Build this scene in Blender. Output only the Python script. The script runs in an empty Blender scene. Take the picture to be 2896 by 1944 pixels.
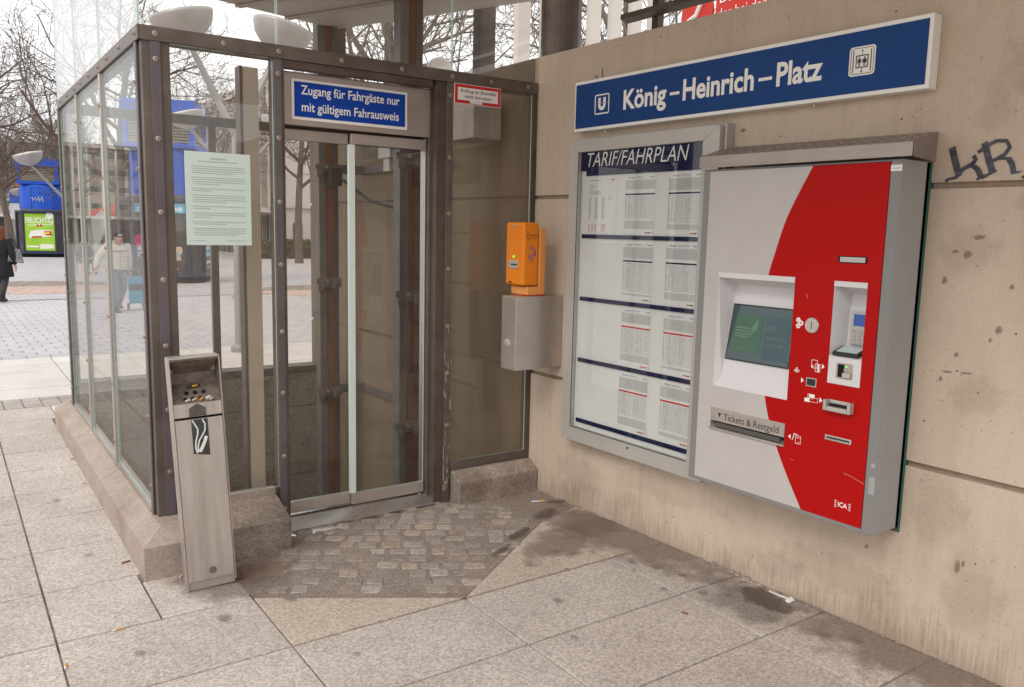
import bpy, bmesh, math, random
from mathutils import Vector, Matrix
random.seed(7)
scn = bpy.context.scene
COL = scn.collection
R = math.radians

# ------------------------------------------------------------------ camera
YAW, PITCH, ROLL = R(34.933), R(7.829), R(-1.281)
CAM = Vector((-3.14, -4.186, 1.65))
_fw = Vector((math.sin(YAW)*math.cos(PITCH), math.cos(YAW)*math.cos(PITCH), -math.sin(PITCH)))
_rt = Vector((math.cos(YAW), -math.sin(YAW), 0))
_dn = _fw.cross(_rt)
_r2 = math.cos(ROLL)*_rt + math.sin(ROLL)*_dn
_d2 = -math.sin(ROLL)*_rt + math.cos(ROLL)*_dn
cd = bpy.data.cameras.new('camera'); cam = bpy.data.objects.new('camera', cd); COL.objects.link(cam)
cd.sensor_fit = 'HORIZONTAL'; cd.sensor_width = 36.0; cd.lens = 28.835
cd.clip_start = 0.05; cd.clip_end = 2000
cam.matrix_world = Matrix(((_r2.x, -_d2.x, -_fw.x, CAM.x), (_r2.y, -_d2.y, -_fw.y, CAM.y),
                           (_r2.z, -_d2.z, -_fw.z, CAM.z), (0, 0, 0, 1)))
scn.camera = cam

# ------------------------------------------------------------------ overcast sky + soft sun
SUN_EL, SUN_AZ = R(42), R(-115)       # azimuth measured from +Y towards +X
world = bpy.data.worlds.new('World'); scn.world = world; world.use_nodes = True
wn = world.node_tree.nodes; wl = world.node_tree.links
bgn = wn['Background']
sky = wn.new('ShaderNodeTexSky'); sky.sky_type = 'NISHITA'; sky.sun_disc = False
sky.sun_elevation = SUN_EL; sky.sun_rotation = SUN_AZ
sky.air_density = 1.0; sky.dust_density = 3.0
tc = wn.new('ShaderNodeTexCoord')
cn = wn.new('ShaderNodeTexNoise'); cn.inputs['Scale'].default_value = 2.2; cn.inputs['Detail'].default_value = 5
cr = wn.new('ShaderNodeValToRGB')
cr.color_ramp.elements[0].color = (12.5, 12.45, 12.4, 1); cr.color_ramp.elements[1].color = (15.0, 14.85, 14.7, 1)
cr.color_ramp.elements[0].position = .35; cr.color_ramp.elements[1].position = .65
mx = wn.new('ShaderNodeMix'); mx.data_type = 'RGBA'; mx.inputs[0].default_value = 0.86
wl.new(tc.outputs['Generated'], cn.inputs['Vector']); wl.new(cn.outputs['Fac'], cr.inputs['Fac'])
wl.new(sky.outputs['Color'], mx.inputs[6]); wl.new(cr.outputs['Color'], mx.inputs[7])
wl.new(mx.outputs[2], bgn.inputs['Color']); bgn.inputs['Strength'].default_value = 0.1
sd = bpy.data.lights.new('sun', 'SUN'); sd.energy = 1.1; sd.angle = R(25); sd.color = (1, .96, .9)
sun = bpy.data.objects.new('sun', sd); COL.objects.link(sun)
_sv = Vector((math.sin(SUN_AZ)*math.cos(SUN_EL), math.cos(SUN_AZ)*math.cos(SUN_EL), math.sin(SUN_EL)))
sun.rotation_euler = _sv.to_track_quat('Z', 'Y').to_euler(); sun.location = _sv*40
scn.view_settings.view_transform = 'Standard'; scn.view_settings.look = 'None'
scn.view_settings.exposure = 0.22; scn.view_settings.gamma = 1.0
scn.view_settings.use_curve_mapping = False
scn.render.engine = 'CYCLES'
scn.cycles.max_bounces = 10; scn.cycles.diffuse_bounces = 4; scn.cycles.glossy_bounces = 4
scn.cycles.transparent_max_bounces = 32
scn.cycles.use_denoising = True

# ------------------------------------------------------------------ helpers
class Frame:
    def __init__(s, o, rz):
        s.o = Vector(o); s.rz = rz; s.m = Matrix.Translation(s.o) @ Matrix.Rotation(rz, 4, 'Z')
ID = Frame((0, 0, 0), 0)
WALL = Frame((-.064, 0, 0), math.atan2(-1, .0325))     # x along the wall to the right, y into the wall, z up
ORG = {}
def tag(o, label=None, cat=None, group=None, kind=None):
    if label: o['label'] = label
    if cat: o['category'] = cat
    if group: o['group'] = group
    if kind: o['kind'] = kind
    return o
def thing(name, label=None, cat=None, org=(0, 0, 0), frame=ID, group=None, kind=None):
    o = bpy.data.objects.new(name, None); COL.objects.link(o)
    o.empty_display_size = .1
    o.location = frame.m @ Vector(org); o.rotation_euler = (0, 0, frame.rz)
    ORG[o] = Vector(org)
    return tag(o, label, cat, group, kind)

class MB:
    def __init__(s): s.v = []; s.f = []; s.mi = []; s.cur = 0
    def _add(s, vs, fs):
        b = len(s.v); s.v += [tuple(p) for p in vs]
        for f in fs: s.f.append(tuple(b+i for i in f)); s.mi.append(s.cur)
        return s
    def m(s, i): s.cur = i; return s
    def box(s, x0, x1, y0, y1, z0, z1):
        vs = [(x, y, z) for z in (z0, z1) for y in (y0, y1) for x in (x0, x1)]
        return s._add(vs, [(0, 2, 3, 1), (4, 5, 7, 6), (0, 1, 5, 4), (2, 6, 7, 3), (0, 4, 6, 2), (1, 3, 7, 5)])
    def hexa(s, lo, hi):                      # two quads (bottom ring, top ring), counter-clockwise from above
        return s._add(list(lo)+list(hi), [(3, 2, 1, 0), (4, 5, 6, 7)]+[(i, (i+1) % 4, 4+(i+1) % 4, 4+i) for i in range(4)])
    def quad(s, *p): return s._add(p, [tuple(range(len(p)))])
    def prism(s, poly, d0, d1, plane='xz'):   # polygon extruded along the third axis
        n = len(poly)
        def P(a, d):
            if plane == 'xz': return (a[0], d, a[1])
            if plane == 'yz': return (d, a[0], a[1])
            return (a[0], a[1], d)
        vs = [P(a, d0) for a in poly]+[P(a, d1) for a in poly]
        fs = [tuple(range(n)), tuple(range(2*n-1, n-1, -1))]+[(i, n+i, n+(i+1) % n, (i+1) % n) for i in range(n)]
        return s._add(vs, fs)
    def tube(s, pts, rad, n=8, cap=True):
        pts = [Vector(p) for p in pts]
        if not isinstance(rad, (list, tuple)): rad = [rad]*len(pts)
        vs = []; fs = []; u = None
        for i, p in enumerate(pts):
            t = (pts[min(i+1, len(pts)-1)]-pts[max(i-1, 0)])
            if t.length < 1e-9: t = Vector((0, 0, 1))
            t.normalize()
            if u is None:
                u = t.cross(Vector((0, 0, 1)) if abs(t.z) < .9 else Vector((1, 0, 0))).normalized()
            else:
                u = (u-t*u.dot(t))
                u = u.normalized() if u.length > 1e-6 else t.orthogonal().normalized()
            w = t.cross(u)
            for k in range(n):
                a = 2*math.pi*k/n; vs.append(p+(u*math.cos(a)+w*math.sin(a))*rad[i])
        for i in range(len(pts)-1):
            for k in range(n):
                fs.append((i*n+k, i*n+(k+1) % n, (i+1)*n+(k+1) % n, (i+1)*n+k))
        if cap: fs += [tuple(range(n-1, -1, -1)), tuple((len(pts)-1)*n+k for k in range(n))]
        return s._add(vs, fs)
    def lathe(s, prof, o=(0, 0, 0), axis='z', n=16):  # prof: list of (r, h)
        o = Vector(o); vs = []; fs = []
        for r, h in prof:
            for k in range(n):
                a = 2*math.pi*k/n; c, q = r*math.cos(a), r*math.sin(a)
                vs.append(o+Vector({'z': (c, q, h), 'y': (c, h, q), 'x': (h, c, q)}[axis]))
        for i in range(len(prof)-1):
            for k in range(n): fs.append((i*n+k, i*n+(k+1) % n, (i+1)*n+(k+1) % n, (i+1)*n+k))
        fs += [tuple(range(n)), tuple((len(prof)-1)*n+k for k in range(n))]
        return s._add(vs, fs)
    def mesh(s, name, mats, org=Vector((0, 0, 0)), smooth=False):
        me = bpy.data.meshes.new(name)
        me.from_pydata([Vector(p)-org for p in s.v], [], s.f)
        for m_ in (mats if isinstance(mats, (list, tuple)) else [mats]): me.materials.append(m_)
        me.polygons.foreach_set('material_index', s.mi)
        if smooth: me.polygons.foreach_set('use_smooth', [True]*len(me.polygons))
        bm = bmesh.new(); bm.from_mesh(me); bmesh.ops.recalc_face_normals(bm, faces=bm.faces); bm.to_mesh(me); bm.free()
        me.update(); return me
def root_of(o):
    while o.parent: o = o.parent
    return o
def part(name, mb, mats, parent, bev=0, smooth=False, label=None, kind=None):
    org = ORG[root_of(parent)]
    o = bpy.data.objects.new(name, mb.mesh(name, mats, org, smooth)); COL.objects.link(o); o.parent = parent
    if bev: bevel(o, bev)
    return tag(o, label, kind=kind)
def solo(name, mb, mats, label=None, cat=None, org=(0, 0, 0), frame=ID, bev=0, smooth=False, group=None, kind=None):
    o = bpy.data.objects.new(name, mb.mesh(name, mats, Vector(org), smooth)); COL.objects.link(o)
    o.location = frame.m @ Vector(org); o.rotation_euler = (0, 0, frame.rz); ORG[o] = Vector(org)
    if bev: bevel(o, bev)
    return tag(o, label, cat, group, kind)
def bevel(o, w, seg=2):
    b = o.modifiers.new('bevel', 'BEVEL'); b.width = w; b.segments = seg; b.limit_method = 'ANGLE'; b.angle_limit = R(40)
def copy_part(o, parent, loc=None, rz=None):
    c = o.copy(); COL.objects.link(c); c.parent = parent
    if loc is not None: c.location = loc
    if rz is not None: c.rotation_euler = (0, 0, rz)
    return c
def text_mb(s, x0, z0, w, h, y, bold=0.0, shear=0.0, plane='xz', ext=.0006, ref=None):
    """flat lettering fitted to a box; ref: text whose bounding height equals h (so descenders hang below)"""
    def tess(t):
        c = bpy.data.curves.new('t', 'FONT'); c.body = t; c.resolution_u = 3; c.offset = bold; c.shear = shear
        o = bpy.data.objects.new('t', c); me = bpy.data.meshes.new_from_object(o)
        vs = [v.co.copy() for v in me.vertices]; fs = [tuple(p.vertices) for p in me.polygons]
        bpy.data.objects.remove(o); bpy.data.meshes.remove(me); bpy.data.curves.remove(c)
        return vs, fs
    vs, fs = tess(s)
    rv = tess(ref)[0] if ref else vs
    xa, xb = min(v.x for v in vs), max(v.x for v in vs); ya, yb = min(v.y for v in rv), max(v.y for v in rv)
    mb = MB()
    P = [(x0+(v.x-xa)/(xb-xa)*w, y, z0+(v.y-ya)/(yb-ya)*h) for v in vs]
    mb._add(P, fs); return mb

# ------------------------------------------------------------------ materials
MATS = {}
def pm(name, col, rough=.6, metal=0., col2=None, scale=8., detail=4., bump=0., bscale=60., rrand=.0, spec=.3,
       emit=None, estr=0., stretch=None, fine=None, obj_rand=0., coord='Object'):
    m = bpy.data.materials.new(name); m.use_nodes = True; nt = m.node_tree; n = nt.nodes; l = nt.links
    b = n['Principled BSDF']; b.inputs['Base Color'].default_value = (*col, 1); b.inputs['Roughness'].default_value = rough
    b.inputs['Metallic'].default_value = metal; b.inputs['Specular IOR Level'].default_value = spec
    if emit: b.inputs['Emission Color'].default_value = (*emit, 1); b.inputs['Emission Strength'].default_value = estr
    t = n.new('ShaderNodeTexCoord'); vec = t.outputs[coord]
    if stretch:
        mp = n.new('ShaderNodeMapping'); mp.inputs['Scale'].default_value = stretch; l.new(vec, mp.inputs['Vector']); vec = mp.outputs['Vector']
    out = None
    if col2:
        nz = n.new('ShaderNodeTexNoise'); nz.inputs['Scale'].default_value = scale; nz.inputs['Detail'].default_value = detail
        nz.inputs['Roughness'].default_value = .65; l.new(vec, nz.inputs['Vector'])
        rp = n.new('ShaderNodeValToRGB'); rp.color_ramp.elements[0].position = .32; rp.color_ramp.elements[1].position = .68
        rp.color_ramp.elements[0].color = (*col, 1); rp.color_ramp.elements[1].color = (*col2, 1)
        l.new(nz.outputs['Fac'], rp.inputs['Fac']); out = rp.outputs['Color']
        if rrand:
            ma = n.new('ShaderNodeMapRange'); ma.inputs[3].default_value = max(.02, rough-rrand); ma.inputs[4].default_value = min(1, rough+rrand)
            l.new(nz.outputs['Fac'], ma.inputs[0]); l.new(ma.outputs[0], b.inputs['Roughness'])
    if fine:       # fine = (scale, dark, light): multiply by speckle
        fz = n.new('ShaderNodeTexVoronoi'); fz.inputs['Scale'].default_value = fine[0]; l.new(t.outputs[coord], fz.inputs['Vector'])
        fs_ = n.new('ShaderNodeSeparateColor'); l.new(fz.outputs['Color'], fs_.inputs[0])
        fr = n.new('ShaderNodeMapRange'); fr.inputs[3].default_value = fine[1]; fr.inputs[4].default_value = fine[2]; l.new(fs_.outputs[0], fr.inputs[0])
        mm = n.new('ShaderNodeMix'); mm.data_type = 'RGBA'; mm.blend_type = 'MULTIPLY'; mm.inputs[0].default_value = 1
        if out: l.new(out, mm.inputs[6])
        else: mm.inputs[6].default_value = (*col, 1)
        l.new(fr.outputs[0], mm.inputs[7]); out = mm.outputs[2]
    if obj_rand:
        oi = n.new('ShaderNodeObjectInfo'); orr = n.new('ShaderNodeMapRange'); orr.inputs[3].default_value = 1-obj_rand; orr.inputs[4].default_value = 1+obj_rand
        l.new(oi.outputs['Random'], orr.inputs[0])
        mo = n.new('ShaderNodeMix'); mo.data_type = 'RGBA'; mo.blend_type = 'MULTIPLY'; mo.inputs[0].default_value = 1
        if out: l.new(out, mo.inputs[6])
        else: mo.inputs[6].default_value = (*col, 1)
        l.new(orr.outputs[0], mo.inputs[7]); out = mo.outputs[2]
    if out: l.new(out, b.inputs['Base Color'])
    if bump:
        bz = n.new('ShaderNodeTexNoise'); bz.inputs['Scale'].default_value = bscale; bz.inputs['Detail'].default_value = 4
        l.new(vec, bz.inputs['Vector']); bp = n.new('ShaderNodeBump'); bp.inputs['Strength'].default_value = bump; bp.inputs['Distance'].default_value = .01
        l.new(bz.outputs['Fac'], bp.inputs['Height']); l.new(bp.outputs['Normal'], b.inputs['Normal'])
    MATS[name] = m; return m

def glass_mat(name, tint=(.93, .97, .95), dirt=0., dirtcol=(.5, .47, .43), refl=1.):
    m = bpy.data.materials.new(name); m.use_nodes = True; nt = m.node_tree; n = nt.nodes; l = nt.links
    n.remove(n['Principled BSDF']); o = n['Material Output']
    tr = n.new('ShaderNodeBsdfTransparent'); tr.inputs['Color'].default_value = (*tint, 1)
    gl = n.new('ShaderNodeBsdfGlossy'); gl.inputs['Roughness'].default_value = 0.0
    ge = n.new('ShaderNodeNewGeometry'); dt = n.new('ShaderNodeVectorMath'); dt.operation = 'DOT_PRODUCT'
    l.new(ge.outputs['Normal'], dt.inputs[0]); l.new(ge.outputs['Incoming'], dt.inputs[1])
    ab_ = n.new('ShaderNodeMath'); ab_.operation = 'ABSOLUTE'; l.new(dt.outputs['Value'], ab_.inputs[0])
    om = n.new('ShaderNodeMath'); om.operation = 'SUBTRACT'; om.inputs[0].default_value = 1; l.new(ab_.outputs[0], om.inputs[1])
    pw = n.new('ShaderNodeMath'); pw.operation = 'POWER'; pw.inputs[1].default_value = 5; l.new(om.outputs[0], pw.inputs[0])
    fr = n.new('ShaderNodeMath'); fr.operation = 'MULTIPLY_ADD'; fr.inputs[1].default_value = .96*refl; fr.inputs[2].default_value = .04*refl; l.new(pw.outputs[0], fr.inputs[0])
    t = n.new('ShaderNodeTexCoord'); nz = n.new('ShaderNodeTexNoise'); nz.inputs['Scale'].default_value = 1.1; nz.inputs['Detail'].default_value = 2
    l.new(t.outputs['Object'], nz.inputs['Vector'])
    bp = n.new('ShaderNodeBump'); bp.inputs['Strength'].default_value = .03; bp.inputs['Distance'].default_value = .02
    l.new(nz.outputs['Fac'], bp.inputs['Height']); l.new(bp.outputs['Normal'], gl.inputs['Normal'])
    mx = n.new('ShaderNodeMixShader'); l.new(fr.outputs[0], mx.inputs['Fac']); l.new(tr.outputs[0], mx.inputs[1]); l.new(gl.outputs[0], mx.inputs[2])
    last = mx.outputs[0]
    if dirt:
        df = n.new('ShaderNodeBsdfDiffuse'); df.inputs['Color'].default_value = (*dirtcol, 1)
        mp = n.new('ShaderNodeMapping'); mp.inputs['Scale'].default_value = (6, 6, .8); l.new(t.outputs['Object'], mp.inputs['Vector'])
        dz = n.new('ShaderNodeTexNoise'); dz.inputs['Scale'].default_value = 2.0; dz.inputs['Detail'].default_value = 6; l.new(mp.outputs[0], dz.inputs['Vector'])
        rg = n.new('ShaderNodeMapRange'); rg.inputs[1].default_value = .35; rg.inputs[2].default_value = .75; rg.inputs[3].default_value = dirt*.3; rg.inputs[4].default_value = dirt*1.5
        l.new(dz.outputs['Fac'], rg.inputs[0])
        m2 = n.new('ShaderNodeMixShader'); l.new(rg.outputs[0], m2.inputs['Fac']); l.new(last, m2.inputs[1]); l.new(df.outputs[0], m2.inputs[2]); last = m2.outputs[0]
    l.new(last, o.inputs['Surface']); return m

def stain_mat(name, col, strength=.8, scale=5., rough=.6):
    """irregular blotch: opaque in the middle of its sheet, broken up by noise towards the rim"""
    m = bpy.data.materials.new(name); m.use_nodes = True; nt = m.node_tree; n = nt.nodes; l = nt.links
    b = n['Principled BSDF']; b.inputs['Base Color'].default_value = (*col, 1); b.inputs['Roughness'].default_value = rough
    o = n['Material Output']; t = n.new('ShaderNodeTexCoord')
    mp = n.new('ShaderNodeMapping'); mp.inputs['Location'].default_value = (-1, -1, 0); mp.inputs['Scale'].default_value = (2, 2, 0)
    l.new(t.outputs['Generated'], mp.inputs['Vector'])
    ln = n.new('ShaderNodeVectorMath'); ln.operation = 'LENGTH'; l.new(mp.outputs[0], ln.inputs[0])
    nz = n.new('ShaderNodeTexNoise'); nz.inputs['Scale'].default_value = scale; nz.inputs['Detail'].default_value = 6; l.new(t.outputs['Object'], nz.inputs['Vector'])
    a = n.new('ShaderNodeMath'); a.operation = 'MULTIPLY_ADD'; a.inputs[1].default_value = 1.3; l.new(nz.outputs['Fac'], a.inputs[0])
    sb = n.new('ShaderNodeMath'); sb.operation = 'SUBTRACT'; sb.inputs[0].default_value = .45; l.new(ln.outputs['Value'], sb.inputs[1]); l.new(sb.outputs[0], a.inputs[2])
    rg = n.new('ShaderNodeMapRange'); rg.inputs[1].default_value = .38; rg.inputs[2].default_value = .72; rg.inputs[4].default_value = strength; l.new(a.outputs[0], rg.inputs[0])
    tr = n.new('ShaderNodeBsdfTransparent'); mx = n.new('ShaderNodeMixShader')
    l.new(rg.outputs[0], mx.inputs['Fac']); l.new(tr.outputs[0], mx.inputs[1]); l.new(b.outputs[0], mx.inputs[2]); l.new(mx.outputs[0], o.inputs['Surface'])
    return m

def concrete_mat(name, c1, c2, dots=True, dirt=True):
    m = pm(name, c1, .85, col2=c2, scale=1.1, detail=6, bump=.12, bscale=45, stretch=(1.0, 1.0, .55), fine=(160, .93, 1.04))
    nt = m.node_tree; n = nt.nodes; l = nt.links; b = n['Principled BSDF']
    src = b.inputs['Base Color'].links[0].from_socket
    t = n.new('ShaderNodeTexCoord')
    # vertical streaks
    mp = n.new('ShaderNodeMapping'); mp.inputs['Scale'].default_value = (14, 14, .9); l.new(t.outputs['Object'], mp.inputs['Vector'])
    st = n.new('ShaderNodeTexNoise'); st.inputs['Scale'].default_value = 1.6; st.inputs['Detail'].default_value = 5; l.new(mp.outputs[0], st.inputs['Vector'])
    sr = n.new('ShaderNodeMapRange'); sr.inputs[1].default_value = .45; sr.inputs[2].default_value = .8; sr.inputs[3].default_value = 1.01; sr.inputs[4].default_value = .91; l.new(st.outputs['Fac'], sr.inputs[0])
    mm = n.new('ShaderNodeMix'); mm.data_type = 'RGBA'; mm.blend_type = 'MULTIPLY'; mm.inputs[0].default_value = 1
    l.new(src, mm.inputs[6]); l.new(sr.outputs[0], mm.inputs[7]); src = mm.outputs[2]
    if dots:        # little air holes and rust specks
        for sc, th, keep, dc in ((16., .075, .38, (.07, .045, .03)), (38., .10, .25, (.1, .06, .04))):
            vo = n.new('ShaderNodeTexVoronoi'); vo.inputs['Scale'].default_value = sc; l.new(t.outputs['Object'], vo.inputs['Vector'])
            lt = n.new('ShaderNodeMath'); lt.operation = 'LESS_THAN'; lt.inputs[1].default_value = th; l.new(vo.outputs['Distance'], lt.inputs[0])
            sp = n.new('ShaderNodeSeparateColor'); l.new(vo.outputs['Color'], sp.inputs[0])
            kp = n.new('ShaderNodeMath'); kp.operation = 'LESS_THAN'; kp.inputs[1].default_value = keep; l.new(sp.outputs[0], kp.inputs[0])
            an = n.new('ShaderNodeMath'); an.operation = 'MULTIPLY'; l.new(lt.outputs[0], an.inputs[0]); l.new(kp.outputs[0], an.inputs[1])
            a2 = n.new('ShaderNodeMath'); a2.operation = 'MULTIPLY'; a2.inputs[1].default_value = .75; l.new(an.outputs[0], a2.inputs[0])
            dm = n.new('ShaderNodeMix'); dm.data_type = 'RGBA'; dm.inputs[7].default_value = (*dc, 1)
            l.new(a2.outputs[0], dm.inputs[0]); l.new(src, dm.inputs[6]); src = dm.outputs[2]
    if dirt:        # ragged splash dirt along the foot of the wall
        sx = n.new('ShaderNodeSeparateXYZ'); l.new(t.outputs['Object'], sx.inputs[0])
        dz = n.new('ShaderNodeTexNoise'); dz.inputs['Scale'].default_value = 7; dz.inputs['Detail'].default_value = 7; l.new(mp.outputs[0], dz.inputs['Vector'])
        dn = n.new('ShaderNodeTexNoise'); dn.inputs['Scale'].default_value = 3.5; dn.inputs['Detail'].default_value = 6; l.new(t.outputs['Object'], dn.inputs['Vector'])
        ad = n.new('ShaderNodeMath'); ad.operation = 'ADD'; l.new(dz.outputs['Fac'], ad.inputs[0]); l.new(dn.outputs['Fac'], ad.inputs[1])
        hz = n.new('ShaderNodeMath'); hz.operation = 'MULTIPLY_ADD'; hz.inputs[1].default_value = -2.1; l.new(sx.outputs['Z'], hz.inputs[0]); l.new(ad.outputs[0], hz.inputs[2])
        rr = n.new('ShaderNodeMapRange'); rr.inputs[1].default_value = .66; rr.inputs[2].default_value = 1.25; rr.inputs[4].default_value = .68; l.new(hz.outputs[0], rr.inputs[0])
        dm = n.new('ShaderNodeMix'); dm.data_type = 'RGBA'; dm.inputs[7].default_value = (.17, .11, .07, 1)
        l.new(rr.outputs[0], dm.inputs[0]); l.new(src, dm.inputs[6]); src = dm.outputs[2]
    l.new(src, b.inputs['Base Color']); return m

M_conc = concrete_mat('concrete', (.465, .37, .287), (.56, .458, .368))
M_conc_shade = concrete_mat('shaded_shaft_concrete', (.17, .13, .092), (.225, .175, .127), dots=False, dirt=False)  # darker copy of the wall concrete, shaft shade put into the colour
M_groove = pm('joint_groove', (.25, .19, .14), .9, col2=(.32, .25, .19), scale=20)
M_slab = pm('granite_slab', (.405, .352, .314), .8, col2=(.52, .463, .418), scale=1.7, detail=7, bump=.18, bscale=220, fine=(115, .72, 1.24), obj_rand=.07)
M_slab_y = pm('granite_slab_ochre', (.42, .352, .29), .8, col2=(.505, .43, .36), scale=2.0, detail=7, bump=.18, bscale=220, fine=(115, .75, 1.2), obj_rand=.05)
M_slab_l = pm('pale_slab', (.54, .50, .47), .8, col2=(.62, .58, .55), scale=2.0, detail=6, bump=.1, bscale=200, fine=(120, .85, 1.1), obj_rand=.05)
M_paver = pm('plaza_paver', (.41, .39, .405), .8, col2=(.485, .462, .48), scale=3.0, detail=5, fine=(60, .9, 1.08), obj_rand=.06)
M_paver_d = pm('dark_strip_paver', (.33, .29, .26), .8, col2=(.4, .36, .33), scale=6, fine=(90, .85, 1.1), obj_rand=.1)
M_redpave = pm('red_clay_paver', (.52, .36, .30), .85, col2=(.58, .44, .38), scale=4, fine=(60, .85, 1.1), obj_rand=.1)
M_soil = pm('joint_dirt', (.12, .09, .075), .95, col2=(.40, .34, .30), scale=5)
M_mortar = pm('mortar_bed', (.235, .185, .155), .9, col2=(.33, .275, .235), scale=5, detail=8, bump=.8, bscale=110, fine=(170, .68, 1.22))
M_cobble = [pm('cobble_%d' % i, c, .8, col2=c2, scale=16, detail=7, bump=.4, bscale=70, fine=(120, .78, 1.2), obj_rand=.16) for i, (c, c2) in enumerate([
    ((.27, .225, .19), (.36, .305, .265)), ((.30, .255, .215), (.41, .355, .305)), ((.30, .24, .19), (.37, .30, .24)), ((.28, .24, .21), (.37, .32, .285))])]
M_stone = pm('weathered_stone', (.19, .145, .115), .85, col2=(.36, .295, .245), scale=4.5, detail=8, bump=.35, bscale=60, fine=(110, .72, 1.2))
M_stone_l = pm('weathered_stone_pale', (.28, .22, .18), .85, col2=(.40, .33, .285), scale=3.0, detail=8, bump=.2, bscale=60, fine=(110, .85, 1.12))
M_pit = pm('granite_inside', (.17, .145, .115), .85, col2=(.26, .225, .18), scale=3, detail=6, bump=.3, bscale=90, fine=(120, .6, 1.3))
M_brown = pm('brown_anodised', (.095, .073, .062), .45, .25, col2=(.16, .13, .113), scale=5, detail=7, rrand=.1, bump=.03)
M_brown_d = pm('brown_dark', (.085, .06, .05), .5, .3, col2=(.13, .095, .08), scale=6, rrand=.1)
M_violet = pm('brown_violet_flange', (.11, .09, .098), .45, .25, col2=(.155, .13, .138), scale=5, detail=6, rrand=.08)
M_steel = pm('brushed_steel', (.48, .435, .40), .38, .75, col2=(.58, .53, .49), scale=3, detail=7, stretch=(2, 2, 2.5), rrand=.08, bump=.02)
M_steel_d = pm('dull_steel', (.40, .35, .315), .45, .75, col2=(.52, .46, .42), scale=2.5, detail=7, rrand=.12, bump=.05, bscale=30)
M_sill = pm('worn_sill', (.66, .64, .62), .25, .9, col2=(.46, .42, .39), scale=3.5, detail=7, rrand=.12, stretch=(1, 3, 1))
M_bolt = pm('bolt_zinc', (.6, .54, .48), .4, .8, col2=(.35, .26, .2), scale=40)
M_rust = pm('rusty_steel', (.21, .065, .025), .8, .1, col2=(.10, .05, .035), scale=9, stretch=(1, 1, .25))
M_rail = pm('guide_column_paint', (.11, .105, .105), .55, .2, col2=(.17, .15, .14), scale=6, detail=7)
M_glass = glass_mat('pane_glass', (.968, .962, .948), dirt=.016, dirtcol=(.46, .38, .31))
M_glass_side = glass_mat('pane_glass_side', (.96, .965, .955), dirt=.02, refl=.5, dirtcol=(.46, .4, .34))
M_glass_dirty = glass_mat('pane_glass_dusty', (.92, .9, .85), dirt=.085, dirtcol=(.40, .32, .25))
M_gedge = pm('glass_edge', (.42, .58, .53), .15, 0, spec=.8)
M_white = pm('white_print', (.78, .76, .72), .5)
M_whitep = pm('white_sheet', (.74, .72, .71), .6, col2=(.68, .66, .65), scale=3)
M_notice = pm('notice_paper', (.60, .70, .655), .5, col2=(.56, .665, .625), scale=2)
M_ink = pm('black_print', (.03, .03, .035), .6)
M_ink2 = pm('grey_print', (.28, .27, .29), .7)
M_ink3 = pm('pale_grey_print', (.50, .48, .48), .7); M_ink4 = pm('table_print', (.38, .365, .375), .7)
M_blue = pm('sign_blue', (.005, .045, .30), .45, spec=.15, col2=(.007, .055, .34), scale=3, rrand=.08)
M_blue2 = pm('station_sign_blue', (.008, .042, .165), .5, spec=.15, col2=(.012, .054, .195), scale=2.2, rrand=.1, detail=7)
M_navy = pm('case_navy', (.008, .009, .05), .5, spec=.1)
M_alu = pm('case_aluminium', (.42, .395, .365), .45, .25, col2=(.47, .44, .41), scale=2, rrand=.06)
M_mgrey = pm('machine_light_grey', (.44, .41, .392), .6, spec=.15, col2=(.475, .445, .427), scale=5, detail=8)
M_mside = pm('machine_side_grey', (.30, .295, .30), .5, col2=(.33, .325, .33), scale=2)
M_medge = pm('machine_edge_grey', (.21, .205, .20), .5)
M_red = pm('machine_red', (.375, .003, .0025), .5, col2=(.40, .004, .003), scale=2, rrand=.05, spec=.12)
M_bez = pm('white_plastic', (.60, .585, .59), .55)
M_dark = pm('dark_plastic', (.025, .026, .03), .45)
M_black = pm('black_void', (.008, .008, .008), .9)
M_orange = pm('orange_enamel', (.74, .20, .006), .42, col2=(.78, .23, .01), scale=4, bump=.04, bscale=300)
M_orange2 = pm('orange_faded', (.68, .27, .07), .5, col2=(.74, .31, .09), scale=5)
M_green_e = pm('green_led', (.05, .6, .05), .5, emit=(.1, 1, .1), estr=1.5)
M_redp = pm('red_print', (.55, .03, .02), .45, col2=(.5, .03, .02), scale=4)
M_screen = pm('lcd_screen', (.012, .02, .022), .1, 0, spec=.6, emit=(.045, .075, .08), estr=.5)
M_scr_g = pm('lcd_green', (.01, .04, .02), .1, spec=.6, emit=(.008, .055, .018), estr=.6)
M_scr_w = pm('lcd_pale', (.07, .12, .08), .15, emit=(.075, .12, .09), estr=.5)
M_scr_b = pm('lcd_blue', (.02, .04, .15), .2, emit=(.04, .08, .24), estr=.6)
M_tread = pm('tread_plate', (.25, .21, .185), .5, .35, col2=(.32, .275, .245), scale=4, rrand=.1)
M_sticker_k = pm('sticker_black', (.03, .035, .035), .5, col2=(.06, .07, .07), scale=12)
M_marker = pm('marker_ink', (.018, .019, .032), .6, col2=(.11, .11, .125), scale=14, detail=5, stretch=(1, 1, 4))
M_marker_b = pm('marker_violet', (.1, .08, .35), .6)
M_teal = pm('green_edge_strip', (.05, .16, .12), .6)
M_yellow = pm('yellow_paint', (.5, .3, .05), .6)
M_offw = pm('offwhite_paint', (.62, .59, .55), .55, col2=(.56, .53, .49), scale=3)

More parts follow.
